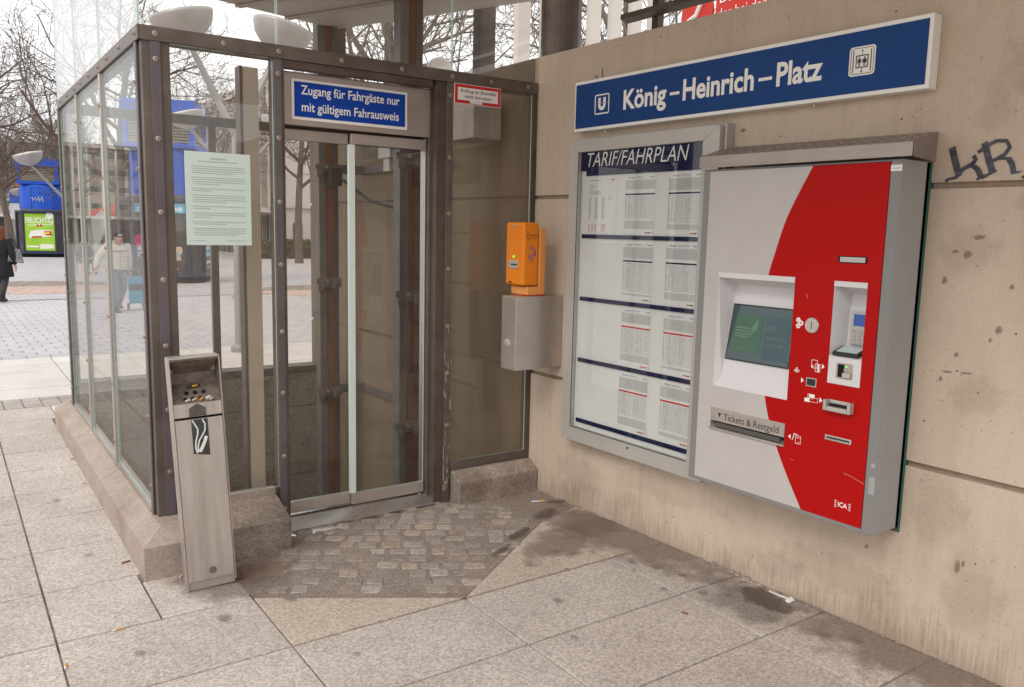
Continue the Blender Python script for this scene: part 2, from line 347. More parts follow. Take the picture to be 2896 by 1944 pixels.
# ------------------------------------------------------------------ ground
SL, Y0S = .012, 7.12
def gz(y): return -SL*max(0., y-Y0S)
HX0, HX1, HY0, HY1 = -2.36, 0.5, -.10, 3.20      # lift pit opening
mb = MB(); X = [-300, HX0, HX1, 300]; Yg = [-200, HY0, HY1, Y0S, 400]
for i in range(3):
    for j in range(4):
        if i == 1 and j == 1: continue
        z = -.011
        mb.quad((X[i], Yg[j], gz(Yg[j])+z), (X[i+1], Yg[j], gz(Yg[j])+z), (X[i+1], Yg[j+1], gz(Yg[j+1])+z), (X[i], Yg[j+1], gz(Yg[j+1])+z))
ground = solo('ground', mb, M_soil, kind='structure')
# far plaza paving: one sheet with a paver pattern in its material, beyond the pavers that are built
def brick_sheet(name, c1, c2, cj, bw):
    m = pm(name, c1, .85); nt = m.node_tree; n = nt.nodes; l = nt.links; b = n['Principled BSDF']
    t = n.new('ShaderNodeTexCoord'); br = n.new('ShaderNodeTexBrick')
    br.inputs['Scale'].default_value = 1; br.inputs['Brick Width'].default_value = bw; br.inputs['Row Height'].default_value = bw
    br.inputs['Mortar Size'].default_value = .01; br.inputs['Color1'].default_value = (*c1, 1); br.inputs['Color2'].default_value = (*c2, 1); br.inputs['Mortar'].default_value = (*cj, 1)
    l.new(t.outputs['Object'], br.inputs['Vector']); l.new(br.outputs['Color'], b.inputs['Base Color']); return m
M_far = brick_sheet('far_pavers', (.41, .39, .405), (.48, .458, .475), (.25, .23, .23), .26)
PAV_Y1 = 17.0
mb = MB()
def gq(mb, x0, x1, y0, y1, dz): mb.quad((x0, y0, gz(y0)+dz), (x1, y0, gz(y0)+dz), (x1, y1, gz(y1)+dz), (x0, y1, gz(y1)+dz))
gq(mb, -200, -3.9, Y0S, 400, -.004); gq(mb, -3.9, 4.2, PAV_Y1, 400, -.004); gq(mb, 4.2, 200, Y0S, 400, -.004)
solo('plaza', mb, M_far, kind='structure')
mb = MB(); gq(mb, -200, -4.5, -200, Y0S, -.004); gq(mb, -4.5, 200, -200, -4.4, -.004); gq(mb, .6, 200, -4.4, Y0S, -.004)
solo('outer_pavement', mb, M_slab, kind='structure')

pave = thing('pavement', kind='structure')
J = .0045
def slab(poly, mat, z1=0., th=.045, name='slab', parent=None, j=J, lift=None):
    """a paving piece from a plan polygon, shrunk by the joint"""
    c = Vector((sum(p[0] for p in poly)/len(poly), sum(p[1] for p in poly)/len(poly)))
    q = []
    n = len(poly)
    area = sum(poly[i][0]*poly[(i+1) % n][1]-poly[(i+1) % n][0]*poly[i][1] for i in range(n))
    if area < 0: poly = poly[::-1]
    for i in range(n):
        a, b, d = Vector(poly[i-1]), Vector(poly[i]), Vector(poly[(i+1) % n])
        e1 = (b-a).normalized(); e2 = (d-b).normalized()
        n1 = Vector((-e1.y, e1.x)); n2 = Vector((-e2.y, e2.x))
        bis = (n1+n2); bl = bis.length
        bis = bis/bl if bl > 1e-5 else n1
        k = j/max(.35, bis.dot(n1)); q.append(b+bis*k)
    m = MB(); dz = lift if lift is not None else random.uniform(-.0015, .0015)
    ch = .004
    low = [(p.x, p.y, z1-th) for p in q]; mid = [(p.x, p.y, z1+dz-ch) for p in q]
    top = [((p.x-c.x)*(1-.006)+c.x, (p.y-c.y)*(1-.006)+c.y, z1+dz) for p in q]
    vs = low+mid+top; fs = [tuple(range(2*n, 3*n))]
    for r_ in range(2):
        for i in range(n): fs.append((r_*n+i, r_*n+(i+1) % n, (r_+1)*n+(i+1) % n, (r_+1)*n+i))
    m._add(vs, fs)
    return part(name, m, mat, parent or pave)
def rect(x0, x1, y0, y1): return [(x0, y0), (x1, y0), (x1, y1), (x0, y1)]
ROWS = [-4.10, -3.62, -3.13, -2.645, -2.16, -1.69, -1.20, -.69, -.165, .37, .895, 1.43, 1.96, 2.48, 3.01, 3.55, 4.10]
CF = [-4.46, -4.06, -3.64, -3.24, -2.85, -2.08, -1.28, -.42, .3]
for k in range(len(ROWS)-1):
    y0, y1 = ROWS[k], ROWS[k+1]
    if y1 <= -1.15:
        for i in range(len(CF)-1): slab(rect(CF[i], CF[i+1], y0, y1), M_slab)
    elif y0 == -1.20:          # row beside the cobbles
        for i in range(4): slab(rect(CF[i], CF[i+1], y0, y1), M_slab)
        slab([(-2.85, -1.2), (-2.08, -1.2), (-2.08, -.69), (-2.85, -.69)], M_slab)
        slab([(-2.08, -1.2), (-1.28, -1.19), (-2.08, -.69)], M_slab_y)
        slab([(-1.28, -1.19), (-.42, -1.19), (-.42, -.60)], M_slab_y)
        slab([(-.42, -1.19), (.3, -1.19), (.3, -.36), (-.42, -.60)], M_slab_y)
    else:
        for i in range(3): slab(rect(CF[i], CF[i+1], y0, y1), M_slab)
        slab(rect(-3.24, -2.85, y0, y1), M_slab)
        if y0 == -.69:
            slab([(-2.85, -.69), (-2.46, -.69), (-2.46, -.165), (-2.85, -.165)], M_slab)
            slab([(-2.46, -.69), (-2.08, -.69), (-2.08, -.262), (-2.46, -.262)], M_slab)
        else:
            x1 = -2.44 if y1 < 3.6 else -2.40
            slab(rect(-2.85, x1, y0, y1), M_slab)
            if y0 > 3.2:
                for xa in range(4): slab(rect(-2.40+xa*.8, -2.40+(xa+1)*.8, y0, y1), M_slab_l)
# small dark paver strip, then pale slabs
for r_ in range(3):
    for i in range(44): slab(rect(-4.4+i*.15, -4.25+i*.15, 4.10+r_*.15, 4.25+r_*.15), M_paver_d, name='strip_paver', j=.004)
for r_, (y0, y1) in enumerate([(4.55, 5.06), (5.06, 5.57), (5.57, 6.08), (6.08, 6.6), (6.6, 7.12)]):
    for i in range(9): slab(rect(-4.5+i*.8+(r_ % 2)*.0, -3.7+i*.8, y0, y1), M_slab_l)
# plaza pavers, half-offset square pavers: the nearest as pieces, the rest joined
PV = .26
pm_ = MB(); pm_.hexa([(.004, .004, -.045), (PV-.004, .004, -.045), (PV-.004, PV-.004, -.045), (.004, PV-.004, -.045)],
                     [(.006, .006, 0), (PV-.006, .006, 0), (PV-.006, PV-.006, 0), (.006, PV-.006, 0)])
pmesh = pm_.mesh('plaza_paver', M_paver); rest = MB(); cnt = 0
CIRC = [(-1.05, 22.5, 2.2)]
rows = int((PAV_Y1-Y0S)/PV)
for r_ in range(rows):
    y = Y0S+r_*PV
    for i in range(31):
        x = -3.9+i*PV+(r_ % 2)*PV/2
        if cnt < 290 and -3.4 < x < 0.3:
            o = bpy.data.objects.new('plaza_paver', pmesh); COL.objects.link(o); o.parent = pave; o.location = (x, y, gz(y)+random.uniform(-.001, .001)); cnt += 1
        else:
            z = gz(y); rest.hexa([(x+.004, y+.004, z-.045), (x+PV-.004, y+.004, z-.045), (x+PV-.004, y+PV-.004, z-.045), (x+.004, y+PV-.004, z-.045)],
                                 [(x+.006, y+.006, z), (x+PV-.006, y+.006, z), (x+PV-.006, y+PV-.006, z), (x+.006, y+PV-.006, z)])
part('distant_pavers', rest, M_paver, pave, kind='stuff')
# round red clay paving rosette: rings of pavers
def rosette(cx, cy, rad, rings):
    mb = MB(); mb.lathe([(rad, -.03), (rad, .004), (.0, .004)], (cx, cy, gz(cy)), n=40)
    part('rosette_bed', mb, M_soil, pave)
    mb = MB()
    for r_ in range(rings):
        r0, r1 = rad*r_/rings, rad*(r_+1)/rings; n = max(6, int(2*math.pi*r1/.35))
        for k in range(n):
            a0, a1 = 2*math.pi*(k+.04)/n, 2*math.pi*(k+.96)/n
            ps = [(r0+.02, a0), (r1-.01, a0), (r1-.01, a1), (r0+.02, a1)]
            pt = [(cx+r*math.cos(a), cy+r*math.sin(a)) for r, a in ps]
            mb.hexa([(x, y, gz(y)-.02) for x, y in pt], [(x, y, gz(y)+.009) for x, y in pt])
    part('clay_rosette', mb, M_redpave, pave, kind='stuff')
rosette(-1.15, 21.6, 2.7, 7); rosette(6.2, 17.5, 2.4, 6)
# cobbles in mortar before the lift door
mort = [(-1.74, -.10), (-2.02, -.262), (-2.08, -.69), (-1.28, -1.19), (-.42, -.60), (.1, -.43), (.1, .02), (-.66, .0)]
mb = MB(); mb.prism([(x, y) for x, y in mort], -.045, -.0025, 'xy'); part('mortar_bed', mb, M_mortar, pave)
def inside(p, poly):
    c = False; n = len(poly)
    for i in range(n):
        (x1, y1), (x2, y2) = poly[i], poly[(i+1) % n]
        if (y1 > p[1]) != (y2 > p[1]) and p[0] < (x2-x1)*(p[1]-y1)/(y2-y1)+x1: c = not c
    return c
cob_zone = [(-1.66, -.03), (-2.02, -.28), (-2.07, -.67), (-1.28, -1.14), (-.44, -.60), (-.45, -.14), (-.67, -.03)]
dirv = Vector((.82, -.51)).normalized(); perp = Vector((.51, .82)).normalized()
# courses run parallel to the front edge
base = Vector((-2.06, -.66)); ci = 0
for r_ in range(16):
    t = -.25+random.uniform(0, .05); off = .050+r_*.090
    while t < 2.1:
        w = random.uniform(.080, .115); d = random.uniform(.076, .086)
        c = base+dirv*(t+w/2)+perp*(off+random.uniform(-.008, .008)); t += w+random.uniform(.006, .018)
        if not inside((c.x, c.y), cob_zone): continue
        if random.random() < .06: continue
        m = MB(); n = 8; pts = []
        for k in range(n):
            a = 2*math.pi*(k+.5)/n
            sx = math.copysign(abs(math.cos(a))**.28, math.cos(a)); sy = math.copysign(abs(math.sin(a))**.28, math.sin(a))
            q = c+dirv*(sx*w/2*random.uniform(.80, 1.08))+perp*(sy*d/2*random.uniform(.78, 1.10)); pts.append(q)
        h = random.choice([.0, .0005, .001, .0015, -.001, -.0035, -.0025, -.004])
        lo = [(p.x, p.y, -.03) for p in pts]; mi = [(p.x, p.y, h-.0025) for p in pts]; tp = [(c.x+(p.x-c.x)*.88, c.y+(p.y-c.y)*.88, h+random.uniform(-.001, .002)) for p in pts]
        m._add(lo+mi+tp+[(c.x, c.y, h+.0012)], [(8*a+k, 8*a+(k+1) % 8, 8*a+8+(k+1) % 8, 8*a+8+k) for a in range(2) for k in range(8)]+[(16+k, 16+(k+1) % 8, 24) for k in range(8)])
        part('cobblestone', m, M_cobble[random.choice([0, 0, 0, 0, 1, 2, 3, 3])], pave); ci += 1
def ground_stain(x, y, w, h, rz, mat, z=.0035, name='stain'):
    mb = MB(); mb.quad((-w/2, -h/2, 0), (w/2, -h/2, 0), (w/2, h/2, 0), (-w/2, h/2, 0))
    o = part(name, mb, mat, pave); o.location = (x, y, z); o.rotation_euler = (0, 0, rz)
MS1 = stain_mat('wet_stain', (.12, .088, .07), .72, 16., .5); MS2 = stain_mat('grime_stain', (.22, .17, .145), .42, 6.); MS3 = stain_mat('gum_spot', (.24, .19, .17), .55, 3.)
MS4 = stain_mat('rust_soil_stain', (.24, .15, .1), .45, 7.); MS5 = stain_mat('foot_grime', (.26, .195, .155), .55, 7.)
ground_stain(-.30, -.50, .34, .15, .55, MS1, .0060); ground_stain(-.62, -.68, .34, .10, .5, MS1, .0066); ground_stain(-.84, -.83, .26, .07, .55, MS1, .0072); ground_stain(-.1, -.36, .22, .07, -.2, MS1, .0078)
ground_stain(-.12, -1.93, .5, .3, 1.4, MS1, .0050, 'stain'); ground_stain(-.22, -1.9, .75, .5, 1.4, MS2, .0040)
ground_stain(-.10, -1.1, .85, 2.0, 0.03, MS5, .0030); ground_stain(-.02, -2.6, .8, 2.0, 0, MS5, .0032); ground_stain(-.5, -.9, .9, .5, .5, MS5, .0028); ground_stain(-.2, -.75, .6, .7, .2, MS2, .0042)
ground_stain(-1.98, -.42, .5, .4, .3, MS4, .0084); ground_stain(-2.2, -.36, .5, .26, .1, MS4, .0090); ground_stain(-2.12, -.5, .7, .6, 0, MS2, .0034)
for x, y, s in [(-1.95, -.80, .10), (-.95, -1.45, .09), (-.83, -1.06, .06), (-.55, -1.05, .07), (-.36, -1.30, .09), (-.30, -1.42, .11), (-.26, -1.55, .08), (-.42, -1.38, .05), (-.33, -1.75, .08), (-.24, -1.82, .07),
                (-.45, -1.62, .06), (-.20, -2.30, .09), (-.12, -2.38, .12), (-2.25, -.83, .11), (-2.6, -.95, .08), (-1.1, -1.75, .05), (-.7, -1.2, .05), (-.6, -.98, .08), (-2.62, .2, .07), (-2.66, 1.2, .09), (-1.9, -1.4, .05)]:
    ground_stain(x, y, s, s*.8, random.uniform(0, 3), MS3, .0096+random.uniform(0, .001), 'gum_spot')

# ------------------------------------------------------------------ concrete wall
wall = thing('concrete_wall', 'tall beige concrete wall with horizontal joints carrying the signs and ticket machine', 'wall', (0, 0, 0), WALL)
U0, U1, WT = -3.5, 7.0, 2.702
j1, j2 = .757, 1.857; jh = .011
RX0, RX1, RZ0, RZ1 = 1.55, 2.461, .462, 1.946   # recess the ticket machine sits in
US = -.035                                    # left of this the same wall has the shaft's shade put into its colour
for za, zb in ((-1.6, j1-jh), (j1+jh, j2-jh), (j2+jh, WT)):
    mb = MB(); mb.box(U0, US-.002, 0, .05, za, zb); part('shaft_panel', mb, M_conc_shade, wall, bev=.004)
mb = MB(); mb.prism([(US, -1.6), (U1, -1.6), (U1, j1-jh), (RX1, j1-jh), (RX1, RZ0), (RX0, RZ0), (RX0, j1-jh), (US, j1-jh)], 0, .05); part('panel', mb, M_conc, wall, bev=.004)
mb = MB(); mb.box(US, RX0, 0, .05, j1+jh, j2-jh); part('panel', mb, M_conc, wall, bev=.004)
mb = MB(); mb.box(RX1, U1, 0, .05, j1+jh, j2-jh); part('panel', mb, M_conc, wall, bev=.004)
mb = MB(); mb.prism([(US, j2+jh), (RX0, j2+jh), (RX0, RZ1), (RX1, RZ1), (RX1, j2+jh), (U1, j2+jh), (U1, WT), (US, WT)], 0, .05); part('panel', mb, M_conc, wall, bev=.004)
mb = MB(); mb.prism([(U0, -1.6), (U1, -1.6), (U1, WT-.004), (U0, WT-.004)], .24, .30)
for z in (j1, j2):
    mb.box(U0+.002, RX0-.003, .02, .0515, z-jh-.02, z+jh+.02); mb.box(RX1+.003, U1-.002, .02, .0515, z-jh-.02, z+jh+.02)
mb.box(U0, U1, .052, .238, WT-.08, WT-.003); mb.box(U0, U0+.05, .052, .238, -1.6, WT-.082)
part('core', mb, M_groove, wall)
mb = MB(); mb.box(RX1-.006, RX1-.001, -.0012, .15, RZ0+.002, RZ1-.002); part('recess_edge_strip', mb, M_teal, wall)
mb = MB(); mb.box(RX0+.003, RX1-.008, .16, .17, RZ0, RZ1); part('recess_back', mb, M_black, wall)
def wall_stain(u, z, w, h, mat, n=.0015, name='stain', rot=0):
    mb = MB(); mb.quad((-w/2, 0, -h/2), (w/2, 0, -h/2), (w/2, 0, h/2), (-w/2, 0, h/2))
    o = part(name, mb, mat, wall); o.location = (u, -n, z); o.rotation_euler = (0, rot, 0)
def vstain_mat(name, col, strength, scale):
    m = stain_mat(name, col, strength, scale)
    for n in m.node_tree.nodes:
        if n.type == 'MAPPING': n.inputs['Location'].default_value = (-1, 0, -1); n.inputs['Scale'].default_value = (2, 0, 2)
    return m
MV1 = vstain_mat('wall_scuff', (.25, .175, .125), .62, 90); MV2 = vstain_mat('wall_grime', (.36, .28, .22), .13, 14); MV3 = vstain_mat('wall_pale_rub', (.55, .46, .38), .18, 7)
for u, z, w, h in [(2.66, 1.665, .07, .03), (2.625, 1.60, .05, .05), (2.58, 1.61, .04, .02), (2.55, 1.50, .035, .05), (2.76, 1.33, .04, .05), (2.735, 1.29, .02, .03), (2.79, 1.49, .03, .03), (2.62, 1.22, .03, .03),
                   (2.59, 1.15, .06, .015), (2.66, 1.155, .07, .015), (2.57, 1.12, .025, .03), (2.70, .40, .035, .09), (2.72, .42, .02, .05), (2.33, .36, .03, .03), (1.0, 2.13, .03, .03), (1.56, 2.14, .05, .03)]:
    wall_stain(u, z, w*.95, h*.95, MV1)
for u, z, w, h in [(2.7, 1.08, .3, .25), (2.62, 1.62, .35, .3), (2.6, .6, .35, .5), (2.75, .3, .4, .5), (1.2, .3, 1.2, .25), (.5, .2, .7, .4), (2.2, .2, .9, .3), (1.9, .13, .5, .22), (2.9, 2.3, .6, .5)]:
    wall_stain(u, z, w, h, MV2, .0010)
for u, z, w, h in [(2.72, 2.23, .28, .22), (2.68, 2.12, .22, .2), (2.8, 1.8, .12, .1)]: wall_stain(u, z, w, h, MV3, .0012)
# marker graffiti: broad brush strokes laid flat on the concrete
def stroke(mb, pts, wd, y=-.0022, ang=None):
    pts = [Vector(p) for p in pts]; L = []; Rr = []
    for i, p in enumerate(pts):
        t = (pts[min(i+1, len(pts)-1)]-pts[max(0, i-1)]).normalized(); n = Vector((-t.y, t.x)) if ang is None else Vector((math.cos(ang), math.sin(ang)))
        L.append(p+n*wd/2); Rr.append(p-n*wd/2)
    for i in range(len(pts)-1):
        mb.quad(*[(q.x, y, q.y) for q in (L[i], L[i+1], Rr[i+1], Rr[i])])
mb = MB()
stroke(mb, [(2.532, 1.998), (2.548, 1.945), (2.566, 1.895)], .026, ang=.45)
stroke(mb, [(2.575, 1.899), (2.555, 1.884), (2.530, 1.880), (2.518, 1.872)], .011)
stroke(mb, [(2.612, 1.962), (2.622, 1.948), (2.612, 1.932), (2.585, 1.918), (2.568, 1.905)], .016, y=-.0025)
stroke(mb, [(2.615, 1.925), (2.632, 1.912), (2.648, 1.882), (2.662, 1.880)], .021, ang=.4, y=-.0028)
stroke(mb, [(2.647, 2.008), (2.662, 1.96), (2.684, 1.90)], .024, ang=.45)
stroke(mb, [(2.698, 1.905), (2.675, 1.893), (2.650, 1.884), (2.632, 1.874)], .009, y=-.0031)
stroke(mb, [(2.628, 1.972), (2.655, 1.995), (2.69, 2.010), (2.722, 2.008), (2.735, 1.985), (2.722, 1.962), (2.695, 1.945), (2.668, 1.935)], .014, y=-.0025)
stroke(mb, [(2.70, 1.948), (2.735, 1.945), (2.748, 1.925), (2.757, 1.893), (2.78, 1.897)], .019, ang=.5, y=-.0028)
stroke(mb, [(2.800, 2.035), (2.815, 1.97), (2.832, 1.90)], .024, ang=.45); stroke(mb, [(2.845, 1.905), (2.80, 1.885), (2.785, 1.875)], .009, y=-.0031)
stroke(mb, [(2.80, 2.03), (2.85, 2.03), (2.87, 1.99), (2.84, 1.96)], .014, y=-.0025)
part('graffiti_lettering', mb, M_marker, wall, label='dark blue marker tag beside the ticket machine')
mb = MB(); stroke(mb, [(.53, 2.525), (.533, 2.505), (.531, 2.49)], .008); stroke(mb, [(.575, 2.555), (.578, 2.52), (.576, 2.485), (.600, 2.482), (.606, 2.50)], .007)
stroke(mb, [(.560, 2.497), (.59, 2.487)], .004, y=-.0026); part('graffiti_scratch', mb, M_marker, wall)
# broken render lump and gap filler along the wall foot
mb = MB(); random.seed(3); pu = [(-.3, .0)]
u = 0.02
while u < 4.2:
    w = random.uniform(.02, .07); h = random.uniform(.003, .012)
    if 1.50 < u < 1.72: h += .012
    d = random.uniform(.006, .018)+(.012 if 1.5 < u < 1.72 else 0)
    mb.hexa([(u, -d, -.002), (u+w, -d*random.uniform(.6, 1.1), -.002), (u+w, .01, -.002), (u, .01, -.002)], [(u+.01, -d*.35, h*.5), (u+w-.01, -d*.3, h), (u+w, .01, h), (u, .01, h*.8)]); u += w*.93
part('mortar_fillet', mb, M_mortar, wall)

# canopy above the machines (it shades the wall) stands on the wall top
mb = MB(); mb.box(-2.1, 1.2, -7.5, -.30, 3.30, 3.5); mb.box(-2.1, -2.05, -7.5, -.30, 3.2, 3.299)
for y in (-1.9, -3.9, -5.8): mb.box(.10, .22, y, y+.12, 2.71, 3.299)
solo('canopy', mb, pm('canopy_soffit', (.55, .46, .37), .8, col2=(.5, .42, .34), scale=1), kind='structure')

# ------------------------------------------------------------------ glass lift enclosure
lift = thing('lift_enclosure', 'brown framed glass lift enclosure on a chamfered stone plinth', 'lift', (-1.2, 1.5, 0))
LX, RXE, YB = -2.33, -.075, 3.05      # outer left face, right end at the wall, rear face
# plinth: chamfered stones, each its own piece
def plinth_piece(prof, a, b, axis, mat, name='plinth_stone'):
    """prof: list of (outward offset, z); run from a to b"""
    mb = MB()
    mb.prism(prof, a, b, 'xz' if axis == 'y' else 'yz')
    return part(name, mb, mat, lift, bev=.006)
lp = [(-2.30, -1.6), (-2.30, .20), (-2.345, .205), (-2.445, .155), (-2.445, -.05), (-2.40, -.06), (-2.40, -1.6)]
for a, b, mt in [(.034, .98, M_stone_l), (.985, 2.08, M_stone_l), (2.085, 3.25, M_stone_l)]: plinth_piece(lp, a, b, 'y', mt)
def front_piece(x0, x1, yo, mt, ztop, zf, mitre=False):
    mb = MB()
    pr = [(.03, -1.6), (.03, ztop), (-.02, ztop+.003), (yo, zf), (yo, -.05), (-.02, -.06), (-.02, -1.6)]
    mb.prism(pr, x0, x1, 'yz'); return part('plinth_stone', mb, mt, lift, bev=.006)
# corner stone with both chamfers
mb = MB()
mb.hexa([(-2.445, -.268, -.05), (-2.081, -.262, -.05), (-2.081, .03, -.05), (-2.445, .03, -.05)], [(-2.445, -.268, .157), (-2.081, -.262, .160), (-2.081, .03, .160), (-2.445, .03, .157)])
mb.hexa([(-2.445, -.268, .157), (-2.081, -.262, .160), (-2.081, .03, .160), (-2.445, .03, .157)], [(-2.345, -.130, .206), (-2.081, -.10, .212), (-2.081, .03, .212), (-2.345, .03, .206)])
mb.f.pop(1); mb.mi.pop(1); mb.f.pop(5); mb.mi.pop(5)
part('plinth_stone', mb, M_stone_l, lift)
front_piece(-2.078, -1.735, -.235, M_stone, .225, .165)
front_piece(-.652, -.065, -.105, M_stone, .188, .135)
mb = MB(); mb.prism([(YB-.06, -1.6), (YB-.06, .345), (YB+.10, .345), (YB+.2, .25), (YB+.2, -.05), (YB+.15, -1.6)], -2.30, .05, 'yz'); part('rear_plinth', mb, M_pit, lift)
mb = MB(); mb.box(-2.29, .0, YB-.075, YB-.062, .02, .315); mb.box(-2.29, .0, YB-.075, YB-.062, -.62, .012); mb.box(-2.29, .0, YB-.075, YB-.062, -1.5, -.628); part('rear_lining', mb, M_pit, lift)
mb = MB(); mb.box(-2.295, .04, YB-.09, YB+.10, .346, .385); part('rear_coping', mb, M_brown, lift)
mb = MB(); mb.box(-2.299, -2.285, .05, YB-.08, -1.5, .2); part('side_lining', mb, M_pit, lift)
mb = MB(); mb.box(-2.30, .0, .0, YB, -1.6, -1.55); part('pit_floor', mb, M_pit, lift)
mb = MB(); mb.box(-2.08, -.06, .031, .045, -1.5, -.05); part('front_lining', mb, M_pit, lift)
# frame posts (front), beam, rails
def post(x0, x1, y0, y1, z0, z1, mat=M_brown, name='post', bev=.002, lab=None):
    mb = MB(); mb.box(x0, x1, y0, y1, z0, z1); return part(name, mb, mat, lift, bev=bev, label=lab)
# corner post: two flanges and a core
mb = MB(); mb.box(-2.288, -2.243, -.008, .0, .20, 2.478).m(0); part('post_flange', mb, M_violet, lift, bev=.0015)
mb = MB(); mb.box(-2.338, -2.330, .055, .10, .20, 2.478); part('post_flange', mb, M_violet, lift, bev=.0015)
mb = MB(); mb.prism([(-2.325, .0015), (-2.2, .0015), (-2.2, .085), (-2.215, .085), (-2.215, .02), (-2.31, .02), (-2.31, .13), (-2.325, .13)], .20, 2.478, 'xy'); part('corner_post', mb, M_brown, lift, bev=.003)
post(-1.712, -1.672, -.008, .0, .01, 2.478, M_violet, 'post_flange'); post(-1.708, -1.655, .0015, .09, .01, 2.478, M_brown)
post(-.712, -.668, -.008, .0, .0, 2.478, M_brown, 'post_flange'); post(-.772, -.664, .0015, .055, .0, 2.478, M_brown_d); post(-.79, -.72, .056, .14, .0, 2.478, M_brown)
post(-.10, -.068, -.004, .05, .19, 2.478, M_brown_d)
# beam round the top
post(LX, -.076, -.012, .0, 2.479, 2.545, M_brown, 'front_beam', .003); post(LX+.01, -.08, .0015, .11, 2.482, 2.54, M_brown_d, 'front_beam_core')
post(LX-.012, LX, -.012, YB, 2.479, 2.545, M_brown, 'side_beam', .003); post(LX+.0015, LX+.09, .112, YB, 2.482, 2.54, M_brown_d, 'side_beam_core')
post(LX, .03, YB-.06, YB, 2.455, 2.53, M_brown, 'rear_beam', .003)
post(-1.654, -.80, -.004, .05, 2.44, 2.478, M_brown_d, 'lintel', .002)
# side mullions and rear posts
for y in (1.10, 2.07): post(LX-.010, LX+.02, y-.022, y+.022, .20, 2.478, M_steel_d, 'mullion', .002)
post(LX-.012, LX+.05, YB-.06, YB-.001, .20, 2.478, M_brown, 'rear_post'); post(-1.245, -1.185, YB-.055, YB-.002, .386, 2.454, M_brown, 'rear_post')
post(-.16, -.10, YB-.055, YB-.002, .386, 2.454, M_brown, 'rear_post')
# bottom glazing rails
post(-2.20, -1.736, .0, .05, .206, .262, M_stone_l, 'glazing_rail', .002); post(-.662, -.102, .0, .04, .192, .246, M_brown, 'glazing_rail', .002)
post(LX-.004, LX+.04, .13, YB-.061, .204, .225, M_steel_d, 'glazing_rail', .002)
# panes
def pane(name, x0, x1, y0, y1, z0, z1, mat=M_glass):
    mb = MB(); mb.box(x0, x1, y0, y1, z0, z1)
    thin = 'x' if (x1-x0) < (y1-y0) else 'y'
    for i, f in enumerate(mb.f):
        ns = [mb.v[k] for k in f]
        same = lambda a: max(p[a] for p in ns)-min(p[a] for p in ns) < 1e-9
        mb.mi[i] = 0 if same(0 if thin == 'x' else 1) else 1
    return part(name, mb, [mat, M_gedge], lift)
pane('glass_pane', -2.24, -1.715, .004, .014, .264, 2.477, M_glass)
pane('glass_pane', -.665, -.103, .004, .014, .248, 2.477, M_glass_dirty)
for a, b in ((.105, 1.076), (1.124, 2.046), (2.094, YB-.063)): pane('glass_pane', LX+.002, LX+.012, a, b, .228, 2.476, M_glass_side)
for a, b in ((-2.275, -1.247), (-1.183, -.162)): pane('glass_pane', a, b, YB-.03, YB-.02, .388, 2.452)
# upper panes over the beam
for a, b in ((LX+.003, -1.697), (-1.689, -.683), (-.675, .03)): pane('upper_pane', a, b, -.006, .004, 2.546, 4.2)
for a, b in ((-.001, 1.09), (1.098, 2.06), (2.068, YB)): pane('upper_pane', LX-.006, LX+.002, a+.001, b, 2.546, 4.2)
# header, door leaves, sill
mb = MB(); mb.box(-1.652, -.781, .055, .075, 2.168, 2.437); part('door_header', mb, M_steel_d, lift, bev=.006)
post(-.781, -.765, .07, .15, .02, 2.437, M_steel_d, 'door_jamb'); 
mb = MB(); mb.box(-.80, -.735, .09, .14, .06, 2.165); part('door_jamb', mb, M_steel, lift, bev=.003)
def leaf(x0, x1, y, edge):
    root = MB(); root.box(x0, x1, y-.012, y+.012, 2.098, 2.155)
    d = part('door_leaf', root, M_steel_d, lift, bev=.003)
    g = MB(); g.box(x0, x1, y-.005, y+.005, .128, 2.097)
    for i, f in enumerate(g.f):
        ns = [g.v[k] for k in f]; g.mi[i] = 0 if max(p[1] for p in ns)-min(p[1] for p in ns) < 1e-9 else 1
    part('leaf_glass', g, [M_glass, M_gedge], d)
    b = MB(); b.box(x0, x1, y-.014, y+.014, .062, .127); part('bottom_rail', b, M_steel, d, bev=.003)
    if edge:
        e = MB(); e.box(x0-.012, x0-.001, y-.012, y+.012, .129, 2.096); e.box(x0-.012, x0+.022, y-.0125, y-.0055, .129, 2.096); part('edge_strip', e, M_gedge2, d, bev=.002)
M_gedge2 = pm('edge_strip_pale', (.62, .69, .66), .3, 0)
leaf(-1.262, -.80, .085, True); leaf(-1.65, -1.262, .122, False)
post(-1.65, -.76, .145, .165, 2.10, 2.40, M_brown_d, 'door_track')
mb = MB(); mb.prism([(-.002, -.04), (-.002, .006), (.072, .050), (.20, .052), (.20, -.04)], -1.668, -.722, 'yz'); part('sill', mb, M_sill, lift, bev=.002)
mb = MB(); mb.box(-1.66, -.725, .098, .106, .0522, .0535); part('sill_groove', mb, M_black, lift)
random.seed(31)
for k in range(26):
    z = abs(random.gauss(0, .45))+.06; x = random.choice([-.711, -.669, -.70, -.685]); h = random.uniform(.01, .07); m_ = MB(); m_.quad((x, -.0086, z), (x+random.uniform(.002, .006), -.0086, z), (x+.003, -.0086, z+h), (x-.001, -.0086, z+h*.8)); part('paint_chip', m_, M_alu, lift)
